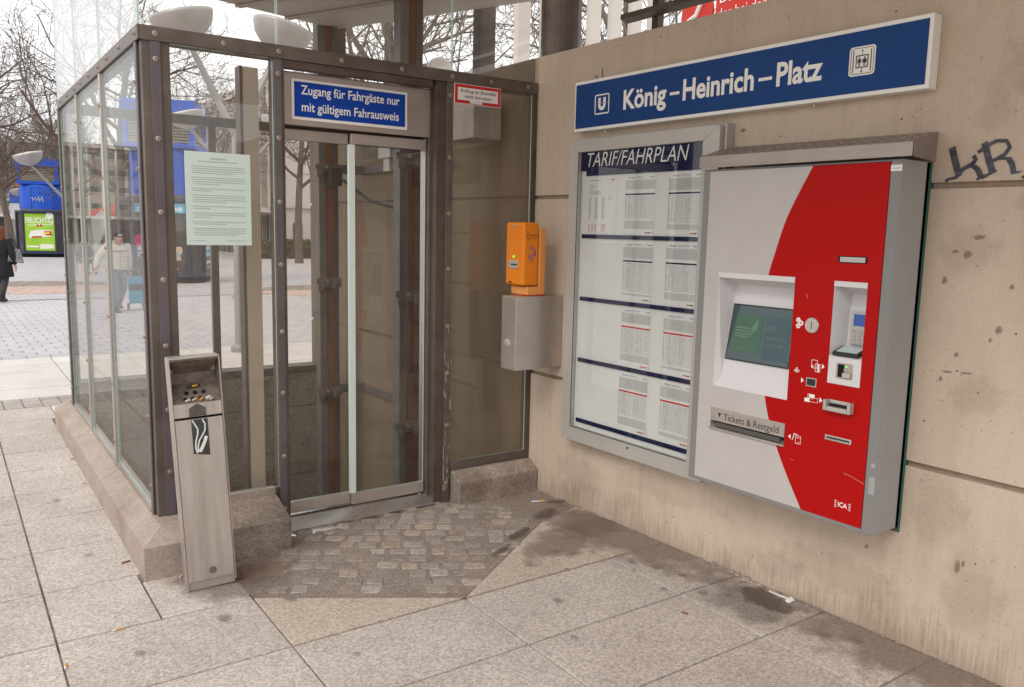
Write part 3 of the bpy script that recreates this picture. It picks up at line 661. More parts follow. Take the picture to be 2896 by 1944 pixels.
# bolts: washer and domed nut, shared mesh
bm_ = MB(); bm_.lathe([(.0, 0), (.0125, 0), (.0125, -.003), (.008, -.0035), (.008, -.010), (.0045, -.0105), (.0045, -.006), (.0, -.006)], axis='y', n=12)
bmesh_ = bm_.mesh('bolt', M_bolt, smooth=False)
lorg = ORG[lift]
def bolt(x, y, z, rz=0):
    o = bpy.data.objects.new('bolt', bmesh_); COL.objects.link(o); o.parent = lift; o.location = Vector((x, y, z))-lorg; o.rotation_euler = (0, 0, rz)
for x in (-2.265, -1.955, -1.686, -1.351, -1.0, -.679, -.413, -.146): bolt(x, -.012, 2.512)
for z in (2.40, 2.04, 1.70, 1.38, 1.06, .745, .432): bolt(-2.266, -.008, z)
for z in (2.405, 2.09, 1.77, 1.45, 1.10, .775, .43, .14): bolt(-1.690, -.008, z)
for z in (2.408, 2.06, 1.74, 1.42, 1.08, .80, .48, .12): bolt(-.690, -.008, z)
for y in (.05, .45, .8, 1.1, 1.45, 1.78, 2.07, 2.45, 2.8): bolt(LX-.012, y, 2.512, -math.pi/2)
for y in (.078, 1.10, 2.07, 2.99):
    for z in (2.3, 1.9, 1.5, 1.1, .7, .35): bolt(LX-(.008 if y < .1 else .010), y, z, -math.pi/2)
# inner roof: tilted flat soffit seen through the upper panes, on two steel columns
P1 = Vector((-.36, 2.4, 3.25)); PL = Vector((-1.75, 1.75, 3.17)); PR = Vector((.55, .75, 3.30)); PN = PL+PR-P1
up = Vector((0, 0, .12))
mb = MB(); mb.box(-2.32, .6, .012, YB+.1, 4.205, 4.30); part('unseen_shade_roof', mb, M_offw, lift)  # unseen flat cover, added to keep sky light out of the shaft
mb = MB(); mb.hexa([P1, PL, PN, PR], [P1+up, PL+up, PN+up, PR+up]); part('roof', mb, M_offw, lift)
mb = MB()
for t in (.35, .37, .66, .68): mb.tube([P1.lerp(PL, t)-up*.08, PR.lerp(PN, t)-up*.08], .012, 4)
part('soffit_rib', mb, M_alu, lift)
def guide(cx, cy, name='guide_column'):
    m_ = MB(); m_.box(cx-.085, cx-.02, cy-.05, cy+.05, -1.5, 4.1); o = part(name, m_, M_rail, lift, bev=.004)
    m_ = MB(); m_.box(cx-.018, cx+.03, cy-.051, cy+.02, -1.5, 4.1); part('rusty_web', m_, M_rust, o)
    m_ = MB(); m_.box(cx+.032, cx+.085, cy-.05, cy+.05, -1.5, 4.1); part('guide_rail', m_, M_brown_d, o, bev=.004)
    for z in (.255, 2.11, 1.18):
        m_ = MB(); m_.box(cx-.12, cx+.10, cy-.066, cy-.052, z-.03, z+.045); m_.box(cx-.12, cx-.07, cy-.1, cy-.067, z-.06, z-.0); m_.box(cx+.02, cx+.05, cy-.09, cy-.067, z-.045, z+.015); part('bracket', m_, M_rail, o, bev=.003)
        m_ = MB(); m_.lathe([(0, 0), (.014, 0), (.014, -.02), (0, -.02)], (cx-.03, cy-.067, z+.02), 'y', 8); part('bracket_bolt', m_, M_bolt, o)
    return o
gA = guide(-.475, 2.36); gB = guide(-.475, .92)
for z in (.255, 2.11):
    m_ = MB(); m_.box(-.40, -.15, 2.33, 2.38, z-.02, z+.05); part('cross_arm', m_, M_rail, gA)
    m_ = MB(); m_.box(-.16, -.14, .92, 2.38, z-.015, z+.04); part('wall_channel', m_, M_rail, lift)
m_ = MB(); m_.tube([(-.40, 2.2, 2.03), (-.30, 1.9, 1.86), (-.22, 1.6, 1.80), (-.20, 1.3, 1.86), (-.19, 1.1, 1.97)], .012, 6); part('cable', m_, M_dark, lift)
m_ = MB(); m_.box(-.30, -.17, 1.55, 1.75, 2.18, 2.30); m_.box(-.28, -.2, 1.60, 1.70, 2.08, 2.18); part('switch_box', m_, M_alu, lift, bev=.004)
m_ = MB(); m_.box(-.50, -.40, 2.20, 2.30, 1.98, 2.12); part('limit_switch', m_, M_dark, lift, bev=.004)
m_ = MB(); m_.tube([(-.145, 1.72, -1.5), (-.145, 1.72, 3.1)], .010, 6); part('conduit', m_, M_brown_d, lift)
m_ = MB(); m_.box(-.34, -.13, .30, .62, 2.225, 2.50); part('control_box', m_, M_mgrey, lift, bev=.004)
m_ = MB(); m_.box(-.44, -.12, .66, .70, 2.50, 2.56); m_.box(-.16, -.115, .64, .70, 2.42, 2.66); part('yellow_bar', m_, M_yellow, lift)
m_ = MB(); m_.box(-1.785, -1.70, .27, .34, -.3, 2.47); part('reflection_upright', m_, pm('reflection_beige', (.50, .43, .35), .6, col2=(.56, .48, .39), scale=2), lift, bev=.004)  # solid beige upright added in place of a pillar reflection in the pane
m_ = MB(); m_.box(-1.800, -1.787, .265, .345, -.3, 2.47); part('reflection_edge', m_, M_brown, lift)  # dark edge of the same reflection, added as a solid strip
post(-.36, -.27, 2.42, 2.50, 2.55, 4.1, M_brown_d, 'roof_column')
post(.30, .44, 1.25, 1.35, 2.6, 4.1, M_brown, 'roof_column')
# spotlights sitting behind the upper glass
for x, z, r_, lb in ((.80, 3.10, .135, 'pale drum spotlight end, left of two behind the upper glass'), (1.24, 3.08, .135, 'pale drum spotlight end, right of two behind the upper glass')):
    sp = thing('drum_spotlight', lb, 'spotlight', (x, 2.7, z), group='drum spotlights behind the glass')
    m_ = MB(); m_.lathe([(r_*.85, 0), (r_, .015), (r_, .05)], (x, 2.7, z), 'y', 24); part('lens', m_, M_offw, sp, smooth=False)
    m_ = MB(); m_.lathe([(r_*.8, .051), (r_*.8, .6), (r_*.5, .68)], (x, 2.7, z), 'y', 24); part('housing', m_, M_brown_d, sp)
    m_ = MB(); m_.tube([(x, 3.0, z-r_*.7), (x, 3.0, z-.55)], .03, 8); m_.box(x-.15, x+.15, 2.95, 3.05, z-.6, z-.55); part('bracket', m_, M_rail, sp)
# ledge the spotlights stand on, behind the wall
m_ = MB(); m_.box(.45, 1.9, 2.6, 3.5, -.05, 2.48); solo('service_shed', m_, M_offw, 'low pale service shed hidden behind the concrete wall', 'shed', (1.2, 3, 0))

# ------------------------------------------------------------------ signs and notices on the lift
def plate(mb, x0, x1, z0, z1, y0, y1): mb.box(x0, x1, y0, y1, z0, z1)
s1 = thing('access_sign', 'blue sign with white text above the lift doors', 'sign', (-1.27, .05, 2.205))
mb = MB(); mb.box(-1.602, -.935, .046, .0545, 2.196, 2.402); part('sign_plate', mb, M_white, s1, bev=.002)
mb = MB(); mb.box(-1.588, -.950, .0445, .0459, 2.212, 2.388); part('blue_field', mb, M_blue, s1)
part('lettering', text_mb('Zugang für Fahrgäste nur', -1.552, 2.311, .567, .062, .0438, bold=.012, ref='Zugf'), M_white, s1)
part('lettering', text_mb('mit gültigem Fahrausweis', -1.549, 2.226, .560, .062, .0438, bold=.012, ref='Fgf'), M_white, s1)
s2 = thing('fire_notice', 'small red bordered white sign on the right lift pane', 'sign', (-.51, -.01, 2.37))
mb = MB(); mb.box(-.667, -.350, -.0165, -.0125, 2.368, 2.479); part('sign_plate', mb, M_white, s2)
mb = MB(); mb.box(-.664, -.353, -.0180, -.0166, 2.371, 2.476); part('red_border', mb, M_redp, s2)
mb = MB(); mb.box(-.646, -.371, -.0195, -.0181, 2.389, 2.459); part('white_field', mb, M_white, s2)
part('lettering', text_mb('Aufzug im Brandfall', -.630, 2.426, .246, .025, -.0200, bold=.008, ref='Aug'), M_ink, s2)
part('lettering', text_mb('nicht benutzen', -.600, 2.396, .183, .025, -.0200, bold=.008, ref='btp'), M_ink, s2)
mb = MB(); mb.box(-.566, -.480, -.0205, -.0196, 2.374, 2.3875); part('sticker_remnant', mb, M_whitep, s2)
s3 = thing('house_rules_notice', 'pale notice sheet full of small print on the left lift pane', 'notice', (-1.99, .0, 1.545))
mb = MB(); mb.box(-2.150, -1.836, .0005, .0030, 1.547, 1.995); part('sheet', mb, M_notice, s3)
part('heading', text_mb('HAUSORDNUNG', -2.030, 1.960, .075, .009, .0000, bold=.01), M_ink2, s3)
mb = MB(); random.seed(11); z = 1.948
mb.box(-2.085, -1.90, -.0002, .0001, z, z+.004); z -= .024
while z > 1.585:
    n = random.choice([2, 2, 3, 4])
    for k in range(n):
        x1 = -1.866 if k < n-1 else random.uniform(-2.05, -1.90)
        mb.box(-2.122+(.006 if k else 0), x1, -.0002, .0001, z, z+.0032); z -= .0105
        if z < 1.585: break
    z -= .011
mb.box(-2.12, -2.06, -.0002, .0001, 1.567, 1.570); mb.box(-1.96, -1.865, -.0002, .0001, 1.567, 1.570)
part('small_print', mb, pm('faint_print', (.38, .43, .42), .7), s3, kind='stuff')

# ------------------------------------------------------------------ station name sign on the wall
s4 = thing('station_sign', 'long blue station name sign high on the concrete wall', 'sign', (1.44, 0, 2.2), WALL)
mb = MB(); mb.box(.420, 2.452, -.062, -.0, 2.215, 2.490); part('sign_box', mb, M_white, s4, bev=.004)
mb = MB(); mb.box(.434, 2.437, -.0645, -.0625, 2.232, 2.472); part('blue_field', mb, M_blue2, s4)
YT = -.0652
for t_, u0, u1, z0, h, ref in (('König', .820, 1.125, 2.300, .102, 'K'), ('Heinrich', 1.235, 1.655, 2.302, .102, 'H'), ('Platz', 1.775, 2.000, 2.303, .102, 'P')):
    part('lettering', text_mb(t_, u0, z0, u1-u0, h, YT, bold=.027, ref=ref), M_white, s4)
for a_, b_ in ((1.150, 1.212), (1.680, 1.752)):
    mb = MB(); mb.box(a_, b_, YT-.0004, YT, 2.337, 2.351); part('dash', mb, M_white, s4)
def rring(mb, x0, x1, z0, z1, r, t, y, n=5):
    def loop(d):
        o = []
        for cx, cz, a0 in ((x1-r, z1-r, 0), (x0+r, z1-r, 90), (x0+r, z0+r, 180), (x1-r, z0+r, 270)):
            for k in range(n+1):
                a = R(a0+90*k/n); o.append((cx+(r-d)*math.cos(a), y, cz+(r-d)*math.sin(a)))
        return o
    A, B = loop(0), loop(t); N = len(A)
    for i in range(N): mb.quad(A[i], A[(i+1) % N], B[(i+1) % N], B[i])
def rfill(mb, x0, x1, z0, z1, r, y, n=5):
    o = []
    for cx, cz, a0 in ((x1-r, z1-r, 0), (x0+r, z1-r, 90), (x0+r, z0+r, 180), (x1-r, z0+r, 270)):
        for k in range(n+1):
            a = R(a0+90*k/n); o.append((cx+r*math.cos(a), y, cz+r*math.sin(a)))
    mb.quad(*o)
mb = MB(); rring(mb, .594, .710, 2.295, 2.402, .012, .007, YT)
mb.box(.622, .642, YT-.0003, YT, 2.345, 2.383); mb.box(.662, .682, YT-.0003, YT, 2.345, 2.383)
for k in range(8):      # the round foot of the U
    a0, a1 = R(180+180*k/8), R(180+180*(k+1)/8)
    mb.quad(*[(.652+r_*math.cos(a), YT-.0002, 2.345+r_*math.sin(a)) for r_, a in ((.030, a0), (.030, a1), (.010, a1), (.010, a0))])
part('underground_symbol', mb, M_white, s4)
mb = MB(); mb.box(.606, .698, YT-.0009, YT-.0005, 2.350, 2.353); part('symbol_caption', mb, M_ink2, s4)
mb = MB(); rfill(mb, 2.120, 2.232, 2.298, 2.412, .014, YT); part('pictogram_plate', mb, M_white, s4)
mb = MB(); y = YT-.0005
rring(mb, 2.126, 2.226, 2.304, 2.406, .012, .0025, y)
mb.box(2.136, 2.140, y-.0002, y, 2.312, 2.398); mb.box(2.212, 2.216, y-.0002, y, 2.312, 2.398)
rring(mb, 2.149, 2.203, 2.328, 2.378, .002, .0045, y, 2)
mb.box(2.175, 2.177, y-.0002, y, 2.378, 2.398); mb.box(2.175, 2.177, y-.0002, y, 2.310, 2.328)
mb.quad((2.171, y, 2.392), (2.181, y, 2.392), (2.176, y, 2.400)); mb.quad((2.171, y, 2.316), (2.181, y, 2.316), (2.176, y, 2.308))
for cx, sk in ((2.165, 0), (2.187, 1)):
    mb.lathe([(.0035, 0), (.0035, -.0004), (0, -.0004)], (cx, y, 2.368), 'y', 8)
    mb.quad((cx-.006, y-.0002, 2.363), (cx+.006, y-.0002, 2.363), (cx+(.0075 if sk else .004), y-.0002, 2.347), (cx-(.0075 if sk else .004), y-.0002, 2.347))
    mb.box(cx-.0035, cx-.0008, y-.0002, y, 2.334, 2.348); mb.box(cx+.0008, cx+.0035, y-.0002, y, 2.334, 2.348)
    mb.box(cx-.0085, cx-.0062, y-.0002, y, 2.346, 2.362); mb.box(cx+.0062, cx+.0085, y-.0002, y, 2.346, 2.362)
part('lift_pictogram', mb, M_ink, s4)
mb = MB()
for u in (.65, 1.95): mb.lathe([(.006, 0), (.006, -.012), (0, -.012)], (u, -.03, 2.214), 'z', 8)
part('fixing_screw', mb, M_bolt, s4)

# ------------------------------------------------------------------ timetable case
tcse = thing('timetable_case', 'grey aluminium framed timetable case left of the ticket machine', 'display case', (.95, 0, .43), WALL)
cu0, cu1, cz0, cz1 = .425, 1.500, .432, 2.165
iu0, iu1, iz0, iz1 = .503, 1.400, .517, 2.096
def framebars(mb, o, i, y0, y1):
    (a0, a1, b0, b1), (c0, c1, d0, d1) = o, i
    for q in ([(a0, b0), (a1, b0), (c1, d0), (c0, d0)], [(a1, b0), (a1, b1), (c1, d1), (c1, d0)], [(a1, b1), (a0, b1), (c0, d1), (c1, d1)], [(a0, b1), (a0, b0), (c0, d0), (c0, d1)]):
        mb.prism(q, y0, y1)
for q in ([(cu0, cz0), (cu1, cz0), (iu1, iz0), (iu0, iz0)], [(cu1, cz0), (cu1, cz1), (iu1, iz1), (iu1, iz0)], [(cu1, cz1), (cu0, cz1), (iu0, iz1), (iu1, iz1)], [(cu0, cz1), (cu0, cz0), (iu0, iz0), (iu0, iz1)]):
    mb = MB(); mb.prism(q, -.092, -.062); part('frame_bar', mb, M_alu, tcse, bev=.0025)
mb = MB(); mb.box(cu0-.008, cu1+.012, -.058, .0, cz0-.012, cz1+.010); part('case_body', mb, M_alu, tcse, bev=.006)
mb = MB(); mb.box(iu0-.01, iu1+.01, -.0605, -.0585, iz0-.01, iz1+.01); part('backing', mb, M_whitep, tcse)
mb = MB(); mb.prism([(iu0+.001, 1.992), (.548, 1.992), (.548, 1.964), (iu1-.001, 1.964), (iu1-.001, iz1-.001), (iu0+.001, iz1-.001)], -.0695, -.068); part('title_band', mb, M_navy, tcse)
part('title_lettering', text_mb('TARIF/FAHRPLAN', .556, 2.012, .742, .078, -.0700, shear=.25, bold=-.006), M_white, tcse)
for z in (1.628, 1.272, .916, .558):
    mb = MB(); mb.box(.527, iu1-.002, -.0700, -.0610, z-.011, z+.011); part('holder_rail', mb, M_navy, tcse)
def sheet(u0, z0, z1, style, w=.230, seed=0):
    rnd = random.Random(seed); u1 = u0+w
    b = MB(); b.box(u0, u1, -.0622, -.0608, z0, z1); sh = part('sheet', b, M_whitep, tcse)
    H = z1-z0; y = -.0627
    def bars(mat, rects, nm, kind=None):
        m2 = MB()
        for a, c, d, e in rects: m2.box(u0+a*w, u0+c*w, y-.0002, y, z0+d*H, z0+e*H)
        part(nm, m2, mat, sh, kind=kind)
    if style == 'tariff':
        r_ = [(.05, .45, .905, .92)]+[(.05, .05+rnd.uniform(.1, .25), z, z+.008) for z in (.84, .82, .80, .78)]+[(.05, .45, z, z+.006) for z in (.73, .715, .70, .685, .67)]
        for c in (.04, .26, .50, .72):
            for k in range(26 if c < .7 else 4): r_.append((c, c+rnd.uniform(.06, .12), .62-k*.0145, .627-k*.0145))
        bars(M_ink4, r_, 'print', 'stuff')
        bars(M_redp, [(.82, .9, .90, .925)]+[(c, c+.06, .16-k*.018, .167-k*.018) for k in range(7) for c in (.05, .16, .27, .5, .58)], 'red_print', 'stuff')
    else:
        col = M_navy if style == 'blue' else M_redp
        hb_ = .70+rnd.uniform(-.0, .05); lo_ = rnd.uniform(.12, .24)
        bars(M_ink3, [(.03, .97, hb_, .90), (.03, .97, .10, lo_)], 'grey_block')
        bars(col, [(.03, .97, .655, .682), (.80, .88, .035, .055)], 'table_head')
        rr = [(.14, .20, .925, .955), (.22, .32, .925, .95), (.80, .95, .928, .95)]+[(.36, .36+rnd.uniform(.2, .36), z, z+.008) for z in (.945, .928)]
        rows_ = int((.64-lo_)/.034); z = .64
        for k in range(rows_):
            zz = z-k*.034
            for c in (.04, .13, .19, .25, .53, .60, .67):
                rr.append((c, c+rnd.uniform(.02, .05), zz-.018, zz))
            rr += [(.31, .50, zz-.018, zz-.012), (.73, .96, zz-.018, zz-.012), (.04, .96, zz-.026, zz-.0235)]
        bars(M_ink4, rr, 'print', 'stuff')
        bars(M_redp if style == 'red' else M_redp, [(.70, .79, .035, .055)], 'logo')
        m2 = MB(); rring(m2, u0+.90*w, u0+.985*w, z0+.03*H, z0+.065*H, .009, .002, y-.0004); part('line_mark', m2, M_ink2, sh)
        m2 = MB(); rng = [k*.07 for k in range(10)]
        for k in rng:
            a = u0+(.25+k)*w; zb = z0+.74*H; m2.quad((a, y-.0006, zb), (a+.002, y-.0006, zb), (a+.014, y-.0006, zb+.13*H), (a+.012, y-.0006, zb+.13*H))
        part('slanted_stops', m2, M_ink2, sh, kind='stuff')
sheet(.560, 1.643, 1.966, 'tariff', .234, 1)
sheet(.853, 1.641, 1.962, 'blue', .229, 2); sheet(1.163, 1.641, 1.961, 'blue', .229, 3)
sheet(.856, 1.286, 1.610, 'blue', .230, 4); sheet(1.166, 1.286, 1.612, 'blue', .228, 5)
sheet(.862, .929, 1.256, 'red', .230, 6); sheet(1.172, .929, 1.254, 'red', .222, 7)
sheet(.862, .571, .902, 'red', .230, 8); sheet(1.172, .571, .900, 'red', .222, 9)
mb = MB(); mb.box(iu0+.002, iu1-.002, -.080, -.076, iz0+.002, iz1-.002); part('glazing', mb, glass_mat('case_glass', (.97, .98, .975), dirt=.006), tcse)
mb = MB(); mb.box(iu0-.001, iu0+.004, -.0935, -.0925, iz0, iz1); mb.box(iu0, iu1, -.0935, -.0925, iz0-.001, iz0+.004); part('gasket', mb, M_dark, tcse)
mb = MB(); mb.lathe([(.006, 0), (.006, -.003), (0, -.003)], (.985, -.092, .492), 'y', 10); part('lock', mb, M_dark, tcse)

# ------------------------------------------------------------------ ticket machine
M_medge2 = pm('smoked_flap', (.09, .085, .08), .3)
tm = thing('ticket_machine', 'red and grey ticket machine with screen mounted in the wall', 'ticket machine', (2.0, 0, .49), WALL)
N = .22; F = -N
mu0, mu1, mz0, mz1 = 1.530, 2.467, .494, 1.945
pu0, pu1, pz0, pz1 = 1.568, 2.420, .512, 1.936
SR = (1.649, 2.046, .963, 1.483)      # screen recess u0,u1,z0,z1
CR = (2.227, 2.368, 1.069, 1.479)     # card recess
TR = (1.647, 2.047, .766, .860)       # ticket tray
curve = [(.512, 2.149), (.651, 2.064), (.764, 2.004), (.858, 1.964), (.959, 1.935), (1.1, 1.912), (1.25, 1.902), (1.36, 1.902), (1.488, 1.914), (1.581, 1.939), (1.718, 1.982), (1.823, 2.032), (1.936, 2.093)]
def cu(z):
    for (a, b), (c, d) in zip(curve, curve[1:]):
        if a <= z <= c+1e-9:
            i = curve.index((a, b)); p0 = curve[max(0, i-1)]; p3 = curve[min(len(curve)-1, i+2)]
            t = (z-a)/(c-a); m0 = (d-p0[1])/(c-p0[0])*(c-a); m1 = (p3[1]-b)/(p3[0]-a)*(c-a)
            return (2*t**3-3*t*t+1)*b+(t**3-2*t*t+t)*m0+(-2*t**3+3*t*t)*d+(t**3-t*t)*m1
    return curve[-1][1]
# body shell: sides, top, bottom (open front, closed back)
mb = MB(); mb.box(mu1-.004, mu1, F+.004, -.045, mz0, mz1); part('side_panel', mb, M_mside, tm, bev=.002)
mb = MB(); mb.box(mu0, mu0+.004, F+.004, -.045, mz0, mz1); part('side_panel', mb, M_mside, tm, bev=.002)
mb = MB(); mb.box(mu0+.005, mu1-.005, F+.004, -.045, mz0, mz0+.004); part('bottom_panel', mb, M_mside, tm)
mb = MB(); mb.box(mu0+.005, mu1-.005, F+.004, -.045, mz1-.004, mz1); part('top_panel', mb, M_mside, tm)
mb = MB(); mb.box(mu0+.03, mu1-.06, -.050, .155, mz0+.03, mz1-.03); part('back_box', mb, M_dark, tm)
mb = MB()
mb.box(mu0, pu0-.001, F-.001, F+.003, mz0, mz1); mb.box(pu1+.001, mu1, F-.001, F+.003, mz0, mz1)
mb.box(pu0-.001, pu1+.001, F-.001, F+.003, mz0, pz0-.001); mb.box(pu0-.001, pu1+.001, F-.001, F+.003, pz1+.001, mz1); part('front_edge', mb, M_medge, tm, bev=.002)
# front: grey half and red half, cut round the recesses, built strip by strip
zs = sorted(set([pz0, pz1, SR[2], SR[3], CR[2], CR[3], TR[2], TR[3]]+[pz0+(pz1-pz0)*k/72 for k in range(73)]))
grey, red = MB(), MB()
for za, zb in zip(zs, zs[1:]):
    if zb-za < 1e-6: continue
    zm = (za+zb)/2; holes = sorted((h[0], h[1]) for h in (SR, CR, TR) if h[2] < zm < h[3])
    free = []; x = pu0
    for h0, h1 in holes: free.append((x, h0)); x = h1
    free.append((x, pu1)); ca, cb = cu(za), cu(zb)
    for a, b in free:
        def q(m2, a0, a1, b0, b1):
            m2.quad((a0, F-.0022, za), (b0, F-.0022, za), (b1, F-.0022, zb), (a1, F-.0022, zb))
        if max(ca, cb) >= b and min(ca, cb) >= b: q(grey, a, a, b, b)
        elif min(ca, cb) <= a and max(ca, cb) <= a: q(red, a, a, b, b)
        else:
            A, B = min(max(ca, a), b), min(max(cb, a), b); q(grey, a, a, A, B); q(red, A, B, b, b)
part('grey_front', grey, M_mgrey, tm); part('red_front', red, M_red, tm)
# recess boxes
def pocket(name, r, depth, mat, top_slope=0., bot_depth=None):
    u0, u1, z0, z1 = r; y0 = F-.002; m2 = MB(); bd = depth if bot_depth is None else bot_depth
    b = [(u0+.02, y0+bd, z0+.035), (u1-.02, y0+bd, z0+.035), (u1-.02, y0+depth, z1-top_slope), (u0+.02, y0+depth, z1-top_slope)]
    f = [(u0, y0, z0), (u1, y0, z0), (u1, y0, z1), (u0, y0, z1)]
    m2.quad(*b)
    for i in range(4): m2.quad(f[i], f[(i+1) % 4], b[(i+1) % 4], b[i])
    m2.box(u0-.001, u1+.001, y0-.0012, y0-.0002, z1-.001, z1+.0005)
    return part(name, m2, mat, tm)
scr_rec = pocket('screen_recess', SR, .105, M_bez, .055, .03)
mb = MB(); mb.box(SR[0], SR[1], F-.0045, F-.0022, SR[3]-.022, SR[3]+.002); part('recess_lip', mb, M_bez, scr_rec, bev=.001)
# screen: tilted slab, top leaning back
def tilt_quad(m2, u0, u1, za, zb, ya, yb, d=0): m2.quad((u0, ya-d, za), (u1, ya-d, za), (u1, yb-d, zb), (u0, yb-d, zb))
sa, sb, ya, yb = 1.088, 1.342, F+.041, F+.087
def sy(z): return ya+(yb-ya)*(z-sa)/(sb-sa)-.004
scr = MB(); scr.quad((1.676, sy(sa), sa), (2.016, sy(sa), sa), (2.016, sy(sb), sb), (1.676, sy(sb), sb)); so = part('screen_bezel', scr, M_dark, tm)
scr = MB(); scr.quad((1.682, sy(sa+.006)-.001, sa+.006), (2.010, sy(sa+.006)-.001, sa+.006), (2.010, sy(sb-.006)-.001, sb-.006), (1.682, sy(sb-.006)-.001, sb-.006)); part('display', scr, M_screen, so)
mb = MB(); tq = lambda a, b, z0, z1, d: mb.quad((a, sy(z0)-d, z0), (b, sy(z0)-d, z0), (b, sy(z1)-d, z1), (a, sy(z1)-d, z1))
tq(1.702, 1.852, 1.128, 1.300, .0020); part('green_panel', mb, M_scr_g, so)
mb = MB()
for k in range(4):
    z0 = 1.196+k*.013; mb.quad((1.712, sy(z0)-.003, z0), (1.782+k*.004, sy(z0)-.003, z0), (1.782+k*.004, sy(z0+.006)-.003, z0+.006), (1.712, sy(z0+.006)-.003, z0+.006))
    zt = z0+.045; mb.quad((1.782+k*.004, sy(z0)-.003, z0), (1.786+k*.004, sy(z0)-.003, z0), (1.832, sy(zt)-.003, zt), (1.826, sy(zt)-.003, zt+.006))
part('screen_logo', mb, M_scr_w, so)
t1 = text_mb('RHEINISCHE', 1.712, 1.166, .11, .014, 0); t2 = text_mb('DÜSSELDORF', 1.712, 1.144, .11, .014, 0)
mb = MB()
for t_ in (t1, t2): mb._add([(x, sy(z)-.003, z) for x, y, z in t_.v], t_.f)
part('screen_lettering', mb, M_scr_w, so)
mb = MB(); tq(1.868, 1.998, 1.11, 1.30, .0018); part('screen_menu', mb, pm('lcd_menu', (.02, .04, .045), .15, emit=(.05, .085, .09), estr=.5), so)
mb = MB(); tq(1.875, 1.925, 1.235, 1.262, .0028); tq(1.875, 1.99, 1.20, 1.212, .0028); tq(1.875, 1.975, 1.17, 1.182, .0028); part('screen_text_bars', mb, M_screen, so)
# card reader recess
cr_ = pocket('card_recess', (CR[0], CR[1], 1.179, CR[3]), .10, M_bez, .05, .085)
mb = MB(); mb.box(CR[0], CR[1], F-.0045, F-.0022, CR[3]-.020, CR[3]+.002); part('recess_lip', mb, M_bez, cr_, bev=.001)
mb = MB(); mb.box(CR[0], CR[1], F-.004, F-.0015, CR[2], 1.179); mb.box(CR[0], CR[1], F-.004, F+.09, 1.1795, 1.183); part('reader_plate', mb, M_bez, cr_, bev=.0015)
kp = MB(); kp.box(2.268, 2.345, F+.070, F+.082, 1.228, 1.358); kpo = part('keypad', kp, M_alu, tm, bev=.002)
mb = MB(); mb.box(2.280, 2.340, F+.0675, F+.0695, 1.303, 1.350); part('keypad_display', mb, M_scr_b, kpo)
for r_ in range(4):
    for c_ in range(3):
        mb = MB(); x = 2.277+c_*.022; z = 1.282-r_*.0165; mb.box(x, x+.015, F+.0665, F+.0695, z-.005, z+.006); k_ = part('key', mb, M_mgrey, kpo, bev=.001)
        ch = ['123', '456', '789', '*0#'][r_][c_]
        part('key_digit', text_mb(ch, x+.005, z-.0025, .004, .006, F+.0662), M_ink, k_)
mb = MB(); mb.prism([(F-.012, 1.184), (F+.06, 1.202), (F+.06, 1.219), (F-.012, 1.199)], 2.245, 2.355, 'yz'); nf = part('contactless_reader', mb, M_dark, tm, bev=.003)
mb = MB(); mb.quad((2.256, F-.004, 1.2015), (2.345, F-.004, 1.2015), (2.345, F+.052, 1.2185), (2.256, F+.052, 1.2185)); part('reader_face', mb, pm('reader_face', (.5, .58, .56), .3), nf)
mb = MB(); rfill(mb, 2.263, 2.335, 1.094, 1.158, .006, F-.0045); cs = part('chip_reader', mb, M_steel_d, tm)
mb = MB(); mb.box(2.271, 2.298, F-.0052, F-.0046, 1.100, 1.152); part('card_slot', mb, M_black, cs)
mb = MB(); mb.prism([(F-.016, 1.102), (F-.005, 1.098), (F-.005, 1.122), (F-.016, 1.120)], 2.297, 2.330, 'yz'); mb.box(2.297, 2.330, F-.008, F-.005, 1.128, 1.131); part('slot_jaw', mb, M_steel, cs, bev=.001)
mb = MB(); mb.lathe([(.003, 0), (.003, -.002), (0, -.002)], (2.308, F-.005, 1.145), 'y', 8); part('status_light', mb, M_green_e, cs)
# coin slot, little windows, slots, trays
mb = MB(); mb.lathe([(.0, 0), (.032, 0), (.032, -.005), (.030, -.007), (0, -.007)], (2.141, F-.002, 1.293), 'y', 28); co = part('coin_plate', mb, M_steel, tm)
mb = MB(); mb.box(2.1398, 2.1425, F-.0096, F-.0091, 1.277, 1.309); part('coin_slot', mb, M_black, co)
mb = MB(); mb.box(2.236, 2.358, F-.0032, F-.0023, 1.553, 1.581); dp = part('number_display', mb, M_black, tm, bev=.002)
mb = MB(); mb.box(2.244, 2.350, F-.0042, F-.0033, 1.557, 1.577); part('display_glass', mb, M_mgrey, dp)
mb = MB(); mb.box(2.132, 2.179, F-.0032, F-.0023, 1.040, 1.076); sc_ = part('scanner_window', mb, M_alu, tm)
mb = MB(); mb.box(2.136, 2.175, F-.0042, F-.0033, 1.044, 1.072); part('scanner_glass', mb, M_dark, sc_)
bl = MB(); bl.box(2.234, 2.247, F-.034, F-.0023, .961, 1.005); bl.box(2.339, 2.352, F-.034, F-.0023, .961, 1.005); bl.box(2.2475, 2.3385, F-.034, F-.0023, .961, .979); bl.box(2.2475, 2.3385, F-.012, F-.0023, .990, 1.005)
bo = part('banknote_mouth', bl, M_alu, tm, bev=.003)
mb = MB(); mb.box(2.248, 2.338, F-.006, F-.0024, .9795, .9895)
for k in range(8): mb.box(2.254+k*.0105, 2.257+k*.0105, F-.020, F-.0065, .980, .984)
part('mouth_teeth', mb, M_dark, bo)
mb = MB(); mb.box(2.237, 2.353, F-.007, F-.0023, .836, .857); mo = part('magnetic_slot', mb, M_alu, tm, bev=.003)
mb = MB(); mb.box(2.245, 2.345, F-.008, F-.0072, .843, .851); part('slot_gap', mb, M_black, mo)
mb = MB()
